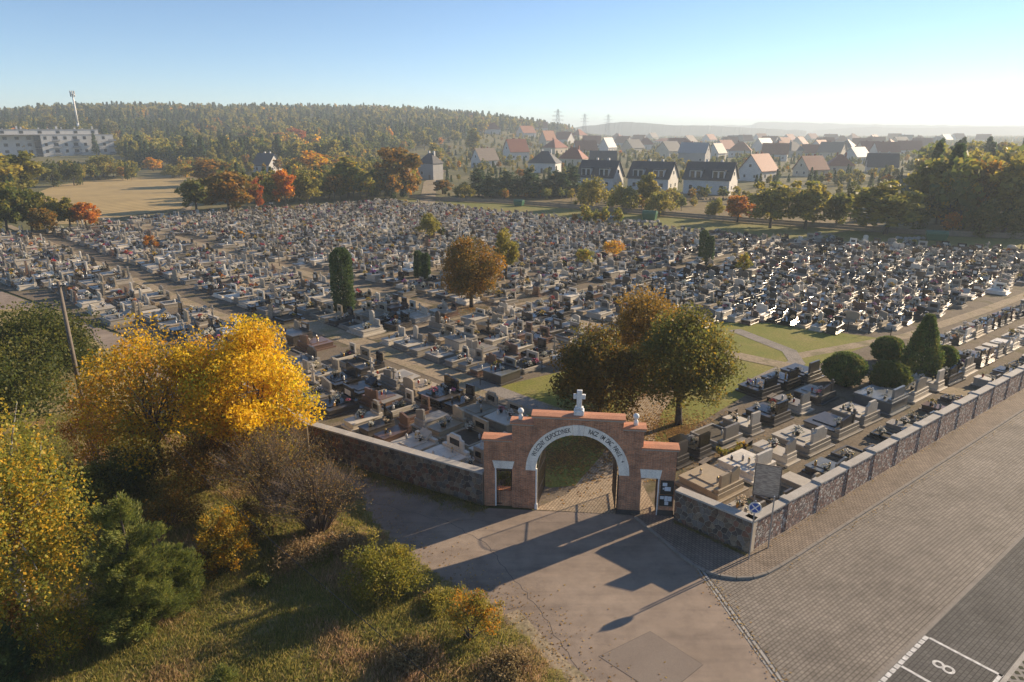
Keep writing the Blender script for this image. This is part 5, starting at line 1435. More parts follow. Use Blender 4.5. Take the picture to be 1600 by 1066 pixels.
# ---- back fence
M['fence'] = mat('fence_boards', (0.26, 0.205, 0.15), (0.19, 0.15, 0.11), 1.0, .9, 6)
def fence():
    root = empty('panel_fence', (FENCE[0].x, FENCE[0].y, 0), 0, 'long low brown board fence behind the meadow', 'fence')
    o0 = FENCE[0]
    for a, b in zip(FENCE, FENCE[1:-1]):
        d = b - a; L = d.length; n = max(1, round(L / 3.0)); ang = math.atan2(d.y, d.x)
        for i in range(n):
            p = a + d * (i / n) - o0
            MB().box(-.07, .07, -.07, .07, 0, 1.2).build('post', M['fence'], root, p, ang)
            w = L / n
            po = MB().box(.08, w - .08, -.025, .025, .08, .62).build('lower_board', M['fence'], root, p, ang)
            MB().box(.08, w - .08, -.025, .025, .68, 1.08).build('upper_board', M['fence'], root, p, ang)
fence()

def car(label, bx, by, yaw, col, s=1.0):
    b = at(bx, by); t = empty('parked_car', (b.x, b.y, 0), R(yaw), label, 'car'); t.scale = (s, s, s)
    m = mat('car_paint', col, tuple(x * .9 for x in col), 2, .25, 20, metal=.3)
    prof = [(-2.1, .35), (2.1, .35), (2.15, .75), (1.9, .92), (1.05, 1.0), (-1.9, 1.02), (-2.15, .8)]
    MB().prism(prof, -.85, .85).build('body', m, t)
    cab = MB(); cab.add([(-1.75, -.78, 1.0), (1.0, -.78, 1.0), (1.0, .78, 1.0), (-1.75, .78, 1.0), (-1.35, -.62, 1.48), (.2, -.62, 1.5), (.2, .62, 1.5), (-1.35, .62, 1.48)], [(0, 1, 5, 4), (1, 2, 6, 5), (2, 3, 7, 6), (3, 0, 4, 7)])
    co = cab.build('windows', M['glass'], t); MB().box(-1.38, .22, -.63, .63, 1.47, 1.53, b=.02).build('roof', m, t)
    for x in (-1.3, 1.3):
        for y in (-.8, .8):
            w = MB(); w.tube((x, y - .1, .32), (x, y + .1, .32), .32, .32, 14); wo = w.build('wheel', M['rubber'], t)
            r = MB(); r.tube((x, y - .11, .32), (x, y + .11, .32), .2, .2, 10); r.build('rim', M['steel'], wo)
    for y in (-.6, .6): MB().box(2.08, 2.17, y - .18, y + .18, .66, .8).build('headlight', M['white'], t)
car('silver-blue car parked on the meadow behind the graves', 955, 350, 200, (.22, .28, .32), 1.15)
car('white car parked by the houses above the dark tree', 1336, 281, 10, (.7, .7, .7))
car('dark car parked beside the dark modern house', 688, 288, 30, (.06, .06, .07))

def container(label, bx, by, w, d, h):
    b = at(bx, by); t = empty('green_container', (b.x, b.y, 0), R(-25), label, 'container', 'green waste containers')
    mb = MB(); mb.add([(-w / 2 * .85, -d / 2 * .85, .12), (w / 2 * .85, -d / 2 * .85, .12), (w / 2 * .85, d / 2 * .85, .12), (-w / 2 * .85, d / 2 * .85, .12), (-w / 2, -d / 2, h * .7), (w / 2, -d / 2, h * .7), (w / 2, d / 2, h * .7), (-w / 2, d / 2, h * .7)],
                      [(3, 2, 1, 0), (4, 5, 6, 7), (0, 1, 5, 4), (1, 2, 6, 5), (2, 3, 7, 6), (3, 0, 4, 7)])
    mb.build('bin', M['green_paint'], t)
    l = MB(); n = 8
    l.prism([(d / 2 * 1.03 * math.cos(math.pi * i / n), h * .7 + .02 + h * .3 * math.sin(math.pi * i / n)) for i in range(n + 1)], -w / 2, w / 2)
    l.v = [(y, x, z) for x, y, z in l.v]; l.f = [tuple(reversed(f)) for f in l.f]
    l.build('lid', M['green_paint'], t)
    for x in (-w * .35, w * .35):
        MB().box(x - .1, x + .1, -d * .3, d * .3, 0, .118).build('foot', M['iron'], t)
container('rounded green container on the meadow near the parked car', 1015, 344, 3.2, 2.2, 2.2)
container('green container on the meadow before the pine row', 811, 322, 2.6, 1.8, 1.7)
container('dark green covered skip on the meadow by the right woodland', 1462, 376, 3.6, 2.4, 1.9)
def rubble(label, bx, by, n, spread, seed, m):
    b = at(bx, by); rg = random.Random(seed); mb = MB()
    for i in range(n):
        x, y = rg.gauss(0, spread), rg.gauss(0, spread * .25); s = rg.uniform(.15, .5)
        mb.sphere((x, y, s * .4), s, 6, 4, (1, .9, rg.uniform(.5, .9)))
    o = mb.build('rubble_heap', M[m], None, (b.x, b.y, 0)); tag(o, label, 'rubble', kind='stuff')
rubble('pale heap of soil and rubble left of the round green container', 985, 347, 60, 2.6, 3, 'concrete')
rubble('sandy earth heap before the unfinished white house', 1120, 312, 50, 5, 4, 'sand')
rubble('low stone heap behind the last rows of graves', 668, 322, 40, 3.4, 5, 'concrete')
rubble('pale debris pile beside the dark green skip', 1425, 374, 26, 1.6, 6, 'concrete')

# wooden pole with cables
pb = at(131, 640); PT_TOP = height_at(pb, 440)
tp = empty('utility_pole', (pb.x, pb.y, 0), 0, 'weathered wooden utility pole in front of the dark green tree', 'pole')
MB().path([(0, 0, 0), (0, 0, PT_TOP)], [.17, .12], 10).build('post', M['wood'], tp, smooth=True)
MB().box(-.5, .5, -.05, .05, PT_TOP - .35, PT_TOP - .25).build('cross_arm', M['iron'], tp)
for x in (-.42, .42): MB().lathe([(.04, 0), (.06, .05), (.03, .14)], (x, 0, PT_TOP - .25), 8).build('insulator', M['white'], tp)
cp = [Vector((pb.x, pb.y, PT_TOP - .2)), at(270, 700, 6.6), at(432, 852, 6.3), at(680, 1066, 6.6), at(860, 1230, 7.0)]
cb = MB(); cb.path(cp, [.012] * 5, 5)
tag(cb.build('overhead_cable', M['black']), 'thin black overhead cable crossing the grass bank', 'cable')
for (x, y0, y1, lab) in ((430, 400, 318, 'thin lamp post among the far left graves'), (437, 416, 340, 'second thin pole beside the lamp post among left graves')):
    b = at(x, y0); h = height_at(b, y1)
    t = empty('lamp_post', b, 0, lab, 'lamp post'); MB().path([(0, 0, 0), (0, 0, h)], [.09, .06], 8).build('post', M['wood'], t)
    MB().box(-.1, .5, -.1, .1, h, h + .1).build('lamp_head', M['steel'], t)
# ================================================================ GRAVES
# local frame: x across, y along, headstone at the +y end, origin on the ground
def head_poly(style, w, h):
    if style == 'arched':
        n = 8; return [(-w / 2, 0), (w / 2, 0), (w / 2, h * .72)] + [(w / 2 * math.cos(math.pi * i / n), h * .72 + h * .28 * math.sin(math.pi * i / n)) for i in range(1, n)] + [(-w / 2, h * .72)]
    if style == 'slanted': return [(-w / 2, 0), (w / 2, 0), (w / 2, h * .74), (w * .1, h * .86), (-w * .3, h), (-w / 2, h * .95)]
    if style == 'shouldered': return [(-w / 2, 0), (w / 2, 0), (w / 2, h * .7), (w * .34, h * .76), (w * .28, h), (-w * .28, h), (-w * .34, h * .76), (-w / 2, h * .7)]
    if style == 'wavy': return [(-w / 2, 0), (w / 2, 0), (w / 2, h * .82), (w * .3, h * .92), (w * .1, h * .84), (-w * .12, h * .9), (-w * .3, h), (-w / 2, h * .9)]
    return [(-w / 2, 0), (w / 2, 0), (w / 2, h), (-w / 2, h)]

STYLES = ['square', 'arched', 'slanted', 'shouldered', 'wavy', 'crossed', 'twin', 'bordered', 'tomb', 'tallcross', 'book', 'stele']
def grave_parts(style, wide):
    """list of (part name, MB, material role)"""
    w = 2.05 if wide else 1.05; l = 2.2
    out = []
    base = MB().box(-w / 2 - .14, w / 2 + .14, -l / 2 - .12, l / 2 + .14, -.05, .13, b=.012); out.append(('base_slab', base, 'base'))
    if style in ('bordered', 'tallcross'):
        f = MB()
        f.box(-w / 2, w / 2, -l / 2, -l / 2 + .14, .132, .34, b=.012); f.box(-w / 2, -w / 2 + .14, -l / 2 + .142, l / 2 - .32, .132, .34, b=.012); f.box(w / 2 - .14, w / 2, -l / 2 + .142, l / 2 - .32, .132, .34, b=.012)
        out.append(('border', f, 'main')); out.append(('soil_bed', MB().box(-w / 2 + .142, w / 2 - .142, -l / 2 + .142, l / 2 - .322, .132, .27), 'soil')); top = .34
    elif style == 'tomb':
        out.append(('plinth', MB().box(-w / 2 + .03, w / 2 - .03, -l / 2 + .03, l / 2 - .03, .132, .72, b=.012), 'base'))
        out.append(('ledger', MB().box(-w / 2 - .05, w / 2 + .05, -l / 2 - .05, l / 2 + .02, .722, .82, b=.012), 'ledger')); top = .82
    else:
        out.append(('plinth', MB().box(-w / 2 + .03, w / 2 - .03, -l / 2 + .03, l / 2 - .03, .132, .40, b=.012), 'base'))
        out.append(('ledger', MB().box(-w / 2 - .02, w / 2 + .02, -l / 2 - .02, l / 2 - .34, .402, .48, b=.012), 'ledger')); top = .48
        if wide: out.append(('upper_ledger', MB().box(-w * .27, w * .27, -l / 2 + .25, l / 2 - .55, .482, .53, b=.01), 'main'))
    hy = l / 2 - .20
    out.append(('headstone_foot', MB().box(-w * .46, w * .46, hy - .13, hy + .15, top * .85 if style in ('bordered', 'tallcross') else .402 if style != 'tomb' else .822, top + .14, b=.012), 'base'))
    z = top + .142
    hw = w * (.76 if not wide else .60); hh = .74 if style != 'tomb' else .55
    def up(poly, dx=0): return [(x + dx, zz + z) for x, zz in poly]
    if style == 'crossed':
        out.append(('headstone', MB().prism(up(head_poly('slanted', hw * .72, hh * .8), hw * .16), hy - .06, hy + .08), 'main'))
        c = MB(); c.box(-hw * .42 - .07, -hw * .42 + .07, hy - .05, hy + .07, z, z + hh * 1.15, b=.01); c.box(-hw * .42 - .27, -hw * .42 - .072, hy - .045, hy + .065, z + hh * .72, z + hh * .86, b=.008); c.box(-hw * .42 + .072, -hw * .42 + .27, hy - .045, hy + .065, z + hh * .72, z + hh * .86, b=.008)
        out.append(('cross', c, 'main'))
    elif style == 'tallcross':
        c = MB(); c.box(-.07, .07, hy - .05, hy + .07, z, z + 1.15, b=.01); c.box(-.33, -.072, hy - .045, hy + .065, z + .72, z + .86, b=.008); c.box(.072, .33, hy - .045, hy + .065, z + .72, z + .86, b=.008); c.box(-.18, .18, hy - .09, hy - .052, z + .05, z + .42, b=.008)
        out.append(('cross', c, 'main'))
    elif style == 'book':
        bk = MB(); bk.add([(-.42, hy - .5, z - .1), (.42, hy - .5, z - .1), (.42, hy + .1, z - .1), (-.42, hy + .1, z - .1), (-.42, hy - .48, z - .02), (.42, hy - .48, z - .02), (.42, hy + .1, z + .34), (-.42, hy + .1, z + .34)], [(3, 2, 1, 0), (4, 5, 6, 7), (0, 1, 5, 4), (1, 2, 6, 5), (2, 3, 7, 6), (3, 0, 4, 7)])
        out.append(('sloping_headstone', bk, 'main'))
    elif style == 'stele':
        out.append(('headstone', MB().prism(up(head_poly('arched', hw * .48, hh * 1.5), -hw * .2), hy - .08, hy + .09), 'main'))
        out.append(('side_stone', MB().prism(up(head_poly('square', hw * .5, hh * .6), hw * .34), hy - .06, hy + .07), 'base'))
    elif style == 'twin':
        for s in (-1, 1): out.append(('headstone', MB().prism(up(head_poly('slanted' if s < 0 else 'square', hw * .5, hh * (1 if s < 0 else .86)), s * hw * .30), hy - .06, hy + .08), 'main'))
        out.append(('centre_stone', MB().box(-hw * .045, hw * .045, hy - .05, hy + .07, z, z + hh * .9, b=.01), 'base'))
    else:
        out.append(('headstone', MB().prism(up(head_poly(style, hw, hh)), hy - .07, hy + .08), 'main'))
        if style in ('square', 'shouldered', 'bordered', 'tomb'):
            out.append(('plaque', MB().box(-hw * .3, hw * .3, hy - .082, hy - .0705, z + hh * .2, z + hh * .68), 'plaque'))
    return out
GP = {}
for s in STYLES:
    for wd_ in (False, True):
        GP[s, wd_] = [(nm, mb.mesh('grave_' + nm, [GR['grey']]), role) for nm, mb, role in grave_parts(s, wd_)]
STYLE_WORD = {'square': 'with square headstone', 'arched': 'with arched headstone', 'slanted': 'with slant-topped headstone', 'shouldered': 'with shouldered headstone', 'wavy': 'with wavy-topped headstone', 'crossed': 'with cross beside headstone', 'twin': 'with twin headstones', 'bordered': 'with planted border', 'tomb': 'with raised box tomb', 'tallcross': 'with tall stone cross', 'book': 'with low sloping headstone', 'stele': 'with tall narrow headstone'}
BASE_OF = {'black': 'charcoal', 'charcoal': 'grey', 'grey': 'pale grey', 'pale grey': 'grey', 'beige': 'beige', 'brown': 'brown', 'white': 'white', 'weathered concrete': 'weathered concrete', 'blue-grey': 'charcoal'}

LEDGER_OF = dict(BASE_OF, **{'black': 'charcoal', 'charcoal': 'grey', 'grey': 'pale grey', 'pale grey': 'pale grey', 'brown': 'grey', 'weathered concrete': 'pale grey', 'blue-grey': 'blue-grey'})
TREE_SPOTS = [(tuple(o.location[:2]), 1.2) for o in C.objects if o.get('category') in ('tree', 'conifer') and o.location.y < 160]
SPOTS = []    # x, y, yaw, style, wide, colour, scale, ref (row phrase), order key
def spot_free(x, y, m=1.2):
    if inside(LAWN, x, y): return False
    for pts, w in PATHS:
        if poly_dist((x, y), pts) < w / 2 + m: return False
    for (tx, ty), r in TREE_SPOTS:
        if (tx - x) ** 2 + (ty - y) ** 2 < (r + .9) ** 2: return False
    return True
gr = random.Random(21)
def rand_style(): return gr.choices(STYLES, (4, 2.6, 3, 2, 2, 2.6, 2, 3, 1.6, 1.6, 2.4, 1.2))[0]
def rand_col(dark=.5): return gr.choices(list(GR), (4 * dark, 3.5 * dark, 3.4, 3.6 if dark < 1 else 1.8, 1.2, 1.0 * (1 + dark), 1.3 if dark < 1 else .5, 2.8, .8))[0]
# roadside rows (headstones towards the road)
YR = math.atan2(-W.y, -W.x) - math.pi / 2
ROW_B = [(3.9, 'twin', 1, 'beige'), (7.4, 'square', 1, 'white'), (10.3, 'slanted', 0, 'grey'), (13.4, 'shouldered', 1, 'pale grey'), (17.2, 'crossed', 1, 'charcoal'), (20.6, 'shouldered', 1, 'pale grey'), (24.2, 'tomb', 1, 'blue-grey'), (28.2, 'arched', 1, 'grey'), (31.5, 'square', 0, 'pale grey'), (34.2, 'crossed', 1, 'black'), (37.4, 'twin', 1, 'grey')]
ROW_A = [(2.6, 'square', 0, 'grey'), (5.2, 'bordered', 0, 'charcoal'), (8.0, 'arched', 0, 'weathered concrete'), (10.9, 'slanted', 1, 'blue-grey'), (14.1, 'bordered', 1, 'charcoal'), (18.7, 'bordered', 0, 'black'), (21.0, 'wavy', 0, 'charcoal'), (23.2, 'bordered', 0, 'blue-grey'), (26.4, 'slanted', 0, 'brown'), (29.6, 'bordered', 0, 'charcoal')]
ROW_C = [(4.6, 'square', 0, 'charcoal'), (6.8, 'square', 0, 'black'), (9.6, 'bordered', 1, 'grey'), (12.4, 'square', 0, 'pale grey'), (15.6, 'square', 1, 'black'), (18.6, 'wavy', 0, 'grey'), (21.9, 'crossed', 1, 'charcoal')]
ROW_D = [(19.6, 'wavy', 1, 'black'), (22.6, 'wavy', 1, 'black'), (25.6, 'square', 1, 'charcoal')]
for nm, v, row in (('roadside wall row', 2.1, ROW_A), ('second roadside row', 5.3, ROW_B), ('third roadside row', 9.2, ROW_C), ('black row beside lawn', 12.6, ROW_D)):
    n = len(row); last = row[-1][0]
    for i, (u, st, wd_, col) in enumerate(row):
        SPOTS.append((*rd(u, v), YR + gr.uniform(-.03, .03), st, bool(wd_), col, .92 if v < 3 else 1.22 if v < 6 else 1.14, '%s from corner, %s' % (ordinal(i), nm)))
    if v < 10:
        u = max(last + 3.2, 34 if v > 9 else 0); i = n
        while u < 95:
            wd_ = gr.random() < .4
            x, y = rd(u, v)
            if spot_free(x, y, .8): SPOTS.append((x, y, YR + gr.uniform(-.04, .04), rand_style(), wd_, rand_col(), .82 if v < 3 else 1, '%s from corner, %s' % (ordinal(i), nm))); i += 1
            u += gr.uniform(2.2, 3.2) if wd_ else gr.uniform(1.6, 2.2)
# rows of the main burial ground
YN = A45
k = 0; n = 8.0
while n < 176:
    row, r = [], -190.0
    jit = gr.uniform(-.15, .15)
    while r < 60:
        wd_ = gr.random() < .45
        big = 1.12 if n < 46 else 1.0
        step = (gr.uniform(2.35, 2.65) if wd_ else gr.uniform(1.38, 1.66)) * big
        r += step / 2
        x, y = rn(r, n + jit + gr.uniform(-.18, .18))
        uu = (Vector((x, y)) - CORNER).dot(U); vv = (Vector((x, y)) - CORNER).dot(W)
        ok = inside(cem_poly, x, y) and poly_dist((x, y), LEFT_WALL) > 1.9 and vv > 14.2 and spot_free(x, y, 1.15) and poly_dist((x, y), BACK) > 1.5
        if ok and n < 36 and r > -26.5: ok = False
        if ok and n < 31 and math.hypot(x - 3, y - 33) < 4.5: ok = False
        if ok and gr.random() < .045: ok = False
        if ok:
            pxx = project((x, y, .5))
            back = gr.random() < (.30 if n < 36 else .03)
            if -60 < pxx[0] < 1660: row.append((r, x, y, YN + (math.pi if back else 0) + gr.uniform(-.06, .06), rand_style(), wd_, rand_col(1.5 if pxx[0] > 950 else .6), big * gr.uniform(.92, 1.06) * (.92 if n > 60 and pxx[0] < 800 else 1)))
        r += step / 2
    row.sort(key=lambda a: -a[0])
    for i, a in enumerate(row): SPOTS.append((*a[1:], '%s from right, %s cemetery row' % (ordinal(min(i, 78)), ordinal(k))))
    if row: k += 1
    n += gr.uniform(2.85, 3.1) * (1.12 if n < 46 else 1.0)

def vis_key(s):
    return depth((s[0], s[1], .5))
SPOTS.sort(key=vis_key)
NEAR, REST = [], []
for s in SPOTS:
    p = project((s[0], s[1], .5))
    hidden = (p[0] < 470 and p[1] > 520 - (0 if p[0] > 330 else 20)) or (865 < p[0] < 1165 and 470 < p[1] < 640 and 44 < s[1] < 75 and abs(p[0] - 1015) < 140)
    if len(NEAR) < 300 and 0 < p[0] < 1600 and not hidden: NEAR.append(s)
    else: REST.append(s)
def phrase(ref): return ref
for s in NEAR:
    x, y, yaw, st, wd_, col, sc, ref = s
    t = empty('grave', (x, y, 0.0), yaw, '%s %sgrave %s, %s' % (col, 'double ' if wd_ else '', STYLE_WORD[st], phrase(ref)), 'grave', 'graves in the cemetery')
    t.scale = (sc * gr.uniform(.92, 1.1), sc * gr.uniform(.9, 1.05), sc * gr.uniform(.97, 1.04))
    plq = 'white' if col in ('black', 'charcoal', 'brown', 'blue-grey') and gr.random() < .35 else ('black' if col not in ('black', 'charcoal') else 'charcoal')
    for nm, me, role in GP[st, wd_]:
        m_ = {'main': GR[col], 'ledger': GR[LEDGER_OF[col] if (x * 5 + y * 11) % 1 < .6 else col], 'base': GR[BASE_OF[col] if (x * 7 + y * 3) % 1 < .55 else col], 'soil': M['soil'], 'plaque': GR[plq]}[role]
        link(nm, me, t, m=m_)

# ---- flowers and lanterns
BL = {'white': (.72, .70, .64), 'yellow': (.62, .42, .05), 'pink': (.55, .16, .25), 'red': (.42, .03, .03), 'orange': (.6, .2, .03), 'cream': (.68, .58, .40), 'purple': (.25, .08, .32)}
def bouquet_mesh(col, seed):
    rg = np.random.RandomState(seed); V, F, K = [], [], []
    pot = MB().lathe([(.09, 0), (.12, .16)], (0, 0, 0), 8)
    V += pot.v; 
    quads = []
    def tri(a, b, c, k): F.append((a, b, c, c)); K.append(k)
    for f in pot.f:
        for i in range(1, len(f) - 1): tri(f[0], f[i], f[i + 1], (.06, .055, .05))
    for i in range(26):
        d = unit(rg, 1)[0]; d[2] = abs(d[2]); p = np.array([0, 0, .2]) + d * [.24, .24, .26] * rg.uniform(.6, 1); r = rg.uniform(.04, .065)
        n = len(V); c = np.array(col) * rg.uniform(.75, 1.2)
        V += [tuple(p + np.array(q) * r) for q in ((1, 0, 0), (0, 1, 0), (-1, 0, 0), (0, -1, 0), (0, 0, .8), (0, 0, -.6))]
        for a, b in ((0, 1), (1, 2), (2, 3), (3, 0)): tri(n + a, n + b, n + 4, c); tri(n + b, n + a, n + 5, c)
    for i in range(26):
        d = unit(rg, 1)[0]; d[2] = abs(d[2]) * .6; p = np.array([0, 0, .15]) + d * .2; n = len(V); q = np.cross(d, [0, 0, 1.0]); q /= np.linalg.norm(q) + 1e-6
        V += [tuple(p), tuple(p + d * .07 + q * .03), tuple(p + d * .16), tuple(p + d * .07 - q * .03)]; tri(n, n + 1, n + 2, (.05, .085, .025)); tri(n, n + 2, n + 3, (.05, .085, .025))
    F3 = [f[:3] for f in F]
    me = np_mesh('bouquet', V, F3, np.clip(K, 0, 1)); me.materials.append(M['petal']); return me
BQ = {k: bouquet_mesh(v, i + 1) for i, (k, v) in enumerate(BL.items())}
LC = {'red': (.30, .03, .02), 'white': (.62, .60, .54), 'amber': (.45, .24, .06), 'clear': (.38, .38, .36), 'dark': (.06, .055, .05)}
LM = {k: mat('lantern_' + k, v, tuple(x * .8 for x in v), 8, .15, 30) for k, v in LC.items()}
lant_body = MB().lathe([(.055, 0), (.065, .02), (.06, .05), (.075, .12), (.07, .2), (.05, .22)], (0, 0, 0), 8).mesh('lantern_body', [LM['red']], True)
lant_lid = MB().lathe([(.066, .222), (.066, .245), (.045, .29), (.015, .31), (.012, .34)], (0, 0, 0), 8).mesh('lantern_lid', [M['steel']])
M['brass'] = mat('brass_lid', (.35, .26, .10), (.28, .2, .08), 5, .35, 20, metal=.8)
nb = nl = 0
FL_P, FL_I = [], []
def top_z(st, sc): return {'bordered': .28, 'tallcross': .28, 'tomb': .825}.get(st, .482) * sc
BLK, LCK = list(BL), list(LC)
def wpick(keys, wts, k):
    out = []
    while len(out) < k:
        c = gr.choices(keys, wts)[0]
        if c not in out: out.append(c)
    return out
for gi, s in enumerate(NEAR + REST):
    x, y, yaw, st, wd_, col, sc, ref = s
    near = gi < len(NEAR)
    w = 2.05 if wd_ else 1.05
    cs, sn = math.cos(yaw), math.sin(yaw)
    def loc(lx, ly): return (x + (lx * cs - ly * sn) * sc, y + (lx * sn + ly * cs) * sc)
    zz = top_z(st, sc) * (NEAR and 1)
    kb = wpick(BLK, (6, 1.6, 1.3, .6, .6, 4, .35), gr.choice((0, 1, 1, 2, 3 if wd_ else 2)))
    if gr.random() < .5 and 'white' not in kb and kb: kb[0] = 'white'
    kl = wpick(LCK, (1.1, 3, 1, 2.4, 1.2), gr.choice((0, 1, 2, 2, 3, 3)))
    slots = [(lx * w / 2, ly) for lx in (-.62, -.2, .2, .62) for ly in (.48, .2, -.15, -.5)]
    gr.shuffle(slots)
    if wd_ and st not in ('bordered', 'tomb', 'tallcross'): zz += .05 * sc
    zs = t.scale.z if False else 1
    for kk in kb:
        lx, ly = slots.pop(); p = loc(lx, ly)
        if near and nb < 230:
            z0 = zz
            o = link('flower_bouquet', BQ[kk], None, (p[0], p[1], z0), gr.random() * 6); k_ = gr.uniform(.85, 1.5); o.scale = (k_, k_, k_ * gr.uniform(.8, 1.1))
            tag(o, 'bunch of %s flowers on the grave %s' % (kk, phrase(ref)), 'flowers', 'flowers on the graves'); nb += 1
        elif gr.random() < .95: FL_P.append((p[0], p[1], zz, gr.uniform(1.0, 1.9))); FL_I.append(BLK.index(kk))
    for kk in kl:
        lx, ly = slots.pop(); p = loc(lx, ly)
        if near and nl < 240:
            o = link('grave_lantern', lant_body, None, (p[0], p[1], zz), 0, LM[kk]); o.scale = (1.15,) * 3
            tag(o, '%s glass grave lantern on the grave %s' % (kk, phrase(ref)), 'lantern', 'lanterns on the graves')
            link('lid', lant_lid, o, m=M['steel'] if gr.random() < .6 else M['brass']); nl += 1
        elif gr.random() < .6: FL_P.append((p[0], p[1], zz, gr.uniform(.9, 1.2))); FL_I.append(len(BLK) + LCK.index(kk))
lan_protos = []
for kk in LCK:
    mb = MB(); mb.lathe([(.055, 0), (.075, .12), (.05, .22)], (0, 0, 0), 6); mb.cur = 1; mb.lathe([(.066, .222), (.045, .29), (.012, .34)], (0, 0, 0), 6)
    lan_protos.append(mb.mesh('lantern', [LM[kk], M['steel']]))
gs = np.random.RandomState(4)
scatter('grave_decorations', [p[:3] for p in FL_P], [(0, 0, gs.rand() * 6) for _ in FL_P], [(p[3],) * 3 for p in FL_P], FL_I, [BQ[k_] for k_ in BLK] + lan_protos, label='flowers and lanterns scattered over the farther graves', cat='flowers')
# farther graves
protos, keys = [], []
for st in STYLES:
    for wd_ in (False, True):
        for col in GR:
            keys.append((st, wd_, col))
def joined_grave(st, wd_, col):
    mb = MB(); mats = [GR[col], GR[BASE_OF[col]], M['soil'],  GR['white' if col in ('black', 'brown') else 'charcoal'], GR[LEDGER_OF[col]]]
    for nm, part, role in grave_parts(st, wd_):
        mb.cur = ['main', 'base', 'soil', 'plaque', 'ledger'].index(role); mb.add(part.v, part.f)
    return mb.mesh('far_grave', mats)
used_keys = sorted(set((s[3], s[4], s[5]) for s in REST))
protos = [joined_grave(*k_) for k_ in used_keys]; ki = {k_: i for i, k_ in enumerate(used_keys)}
scatter('farther_graves', [(s[0], s[1], 0) for s in REST], [(0, 0, s[2]) for s in REST], [(s[6] * gs.uniform(.88, 1.12), s[6] * gs.uniform(.88, 1.05), s[6] * gs.uniform(.78, 1.25)) for s in REST], [ki[s[3], s[4], s[5]] for s in REST], protos, label='hundreds of farther graves filling the cemetery to its back edge', cat='graves')

# benches, post-and-rail fence, bushes between graves
def bench(x, y, yaw, label):
    t = empty('bench', (x, y, 0), yaw, label, 'bench', 'small benches beside graves')
    for s in (-.42, .42): MB().box(s - .03, s + .03, -.14, .14, 0, .42).build('leg', M['iron'], t)
    for k_ in (-.1, .1): MB().box(-.55, .55, k_ - .085, k_ + .085, .422, .46, b=.006).build('seat_plank', M['wood'], t)
for u, v, lab in ((5.6, 7.1, 'small bench near the gate path behind the roadside graves'), (10.2, 7.2, 'small bench beside the planted grave right of the lime tree'), (13.9, 11.0, 'small bench below the lime tree, by the black grave'), (25.5, 6.9, 'small bench beside the raised blue-grey tomb'), (28.6, 8.0, 'low bench behind the thuja balls'), (18.6, 10.9, 'small bench beside the path by the lawn')):
    x, y = rd(u, v); bench(x, y, A37 + R(8), lab)
def rail_fence(pts, label):
    t = empty('post_fence', (pts[0][0], pts[0][1], 0), 0, label, 'fence')
    o = Vector(pts[0])
    for a, b in zip(pts, pts[1:]):
        a, b = Vector(a), Vector(b); L = (b - a).length; n = max(1, round(L / 2.0))
        for i in range(n + 1):
            p = a + (b - a) * i / n - o
            MB().box(p.x - .03, p.x + .03, p.y - .03, p.y + .03, 0, 1.0).build('post', M['iron'], t)
        for z in (.45, .92): MB().tube((a.x - o.x, a.y - o.y, z), (b.x - o.x, b.y - o.y, z), .012, .012, 5).build('rail', M['iron'], t)
rail_fence([(23.0, 72.6), (28.2, 72.4), (38.2, 66.0)], 'thin dark post fence along the back of the lawn')
rail_fence([(-2.6, 52.3), (2.6, 56.0)], 'thin dark post fence along the left lawn')
rgb_ = random.Random(77)
nbush = 0
WHERE = ['beside the path right of the gate', 'between roadside graves near the gate']
for i, (u, v, s_) in enumerate(((7.6, 7.3, .55), (8.6, 7.0, .45), (9.5, 7.2, .5))):
    x, y = rd(u, v); shrub('small_shrub', '%s little yellow-green shrub from the gate along the roadside graves' % ordinal(i), Vector((x, y, 0)), s_ * 1.3, s_, 'birch', 500, .09, 300 + i, 14)
# fallen leaves and tufts
def quads_on_ground(name, pts, size, pal, seed, label, z=.03):
    rg = np.random.RandomState(seed); P = np.array(pts); n = len(P)
    a = rg.rand(n) * 6.283; t = np.stack([np.cos(a), np.sin(a), rg.uniform(-.3, .3, n)], 1); b = np.stack([-np.sin(a), np.cos(a), rg.uniform(-.3, .3, n)], 1)
    s = (size * rg.uniform(.6, 1.3, n))[:, None]
    V = np.stack([P - t * s / 2, P + b * s * .35, P + t * s / 2, P - b * s * .35], 1).reshape(-1, 3)
    me = np_mesh(name, V, np.arange(4 * n).reshape(n, 4), pick_cols(rg, PAL[pal] if isinstance(pal, str) else pal, n)); me.materials.append(M['leaf'])
    o = link(name, me); tag(o, label, 'leaves', kind='stuff')
lp = []
for cx, cy, r, n in ((11.5, 43.5, 4.0, 4200), (6.2, 45.2, 3.6, 2600), (10.8, 51.4, 3.4, 1600), (-4.7, 77.2, 3.5, 900), (9.5, 39.5, 3, 1400), (3.2, 39.5, 3.2, 2600), (5.5, 41.5, 3, 1500)):
    for i in range(n):
        a = gr.random() * 6.283; q_ = abs(gr.gauss(0, r * .65)); lp.append((cx + q_ * math.cos(a), cy + q_ * math.sin(a), .04))
rl_ = []
for i in range(900):
    e = EDGE[gr.randrange(3, len(EDGE) - 3)].lerp(EDGE[gr.randrange(3, len(EDGE) - 3)], gr.random() * .15); rl_.append((e.x + abs(gr.gauss(0, 1.4)), e.y + gr.gauss(0, .6), .02))
for i in range(260):
    k_ = gr.uniform(-8, 0); rl_.append((9.0 - k_ * .17 + gr.gauss(0, .25), 27.8 + k_ * .95, .03))
for i in range(500):
    u_ = gr.uniform(0, 40); x, y = rd(u_, gr.choice((-.12, -1.75)) - abs(gr.gauss(0, .14))); rl_.append((x, y, .12 if (Vector((x, y)) - CORNER).dot(W) > -1.5 else .03))
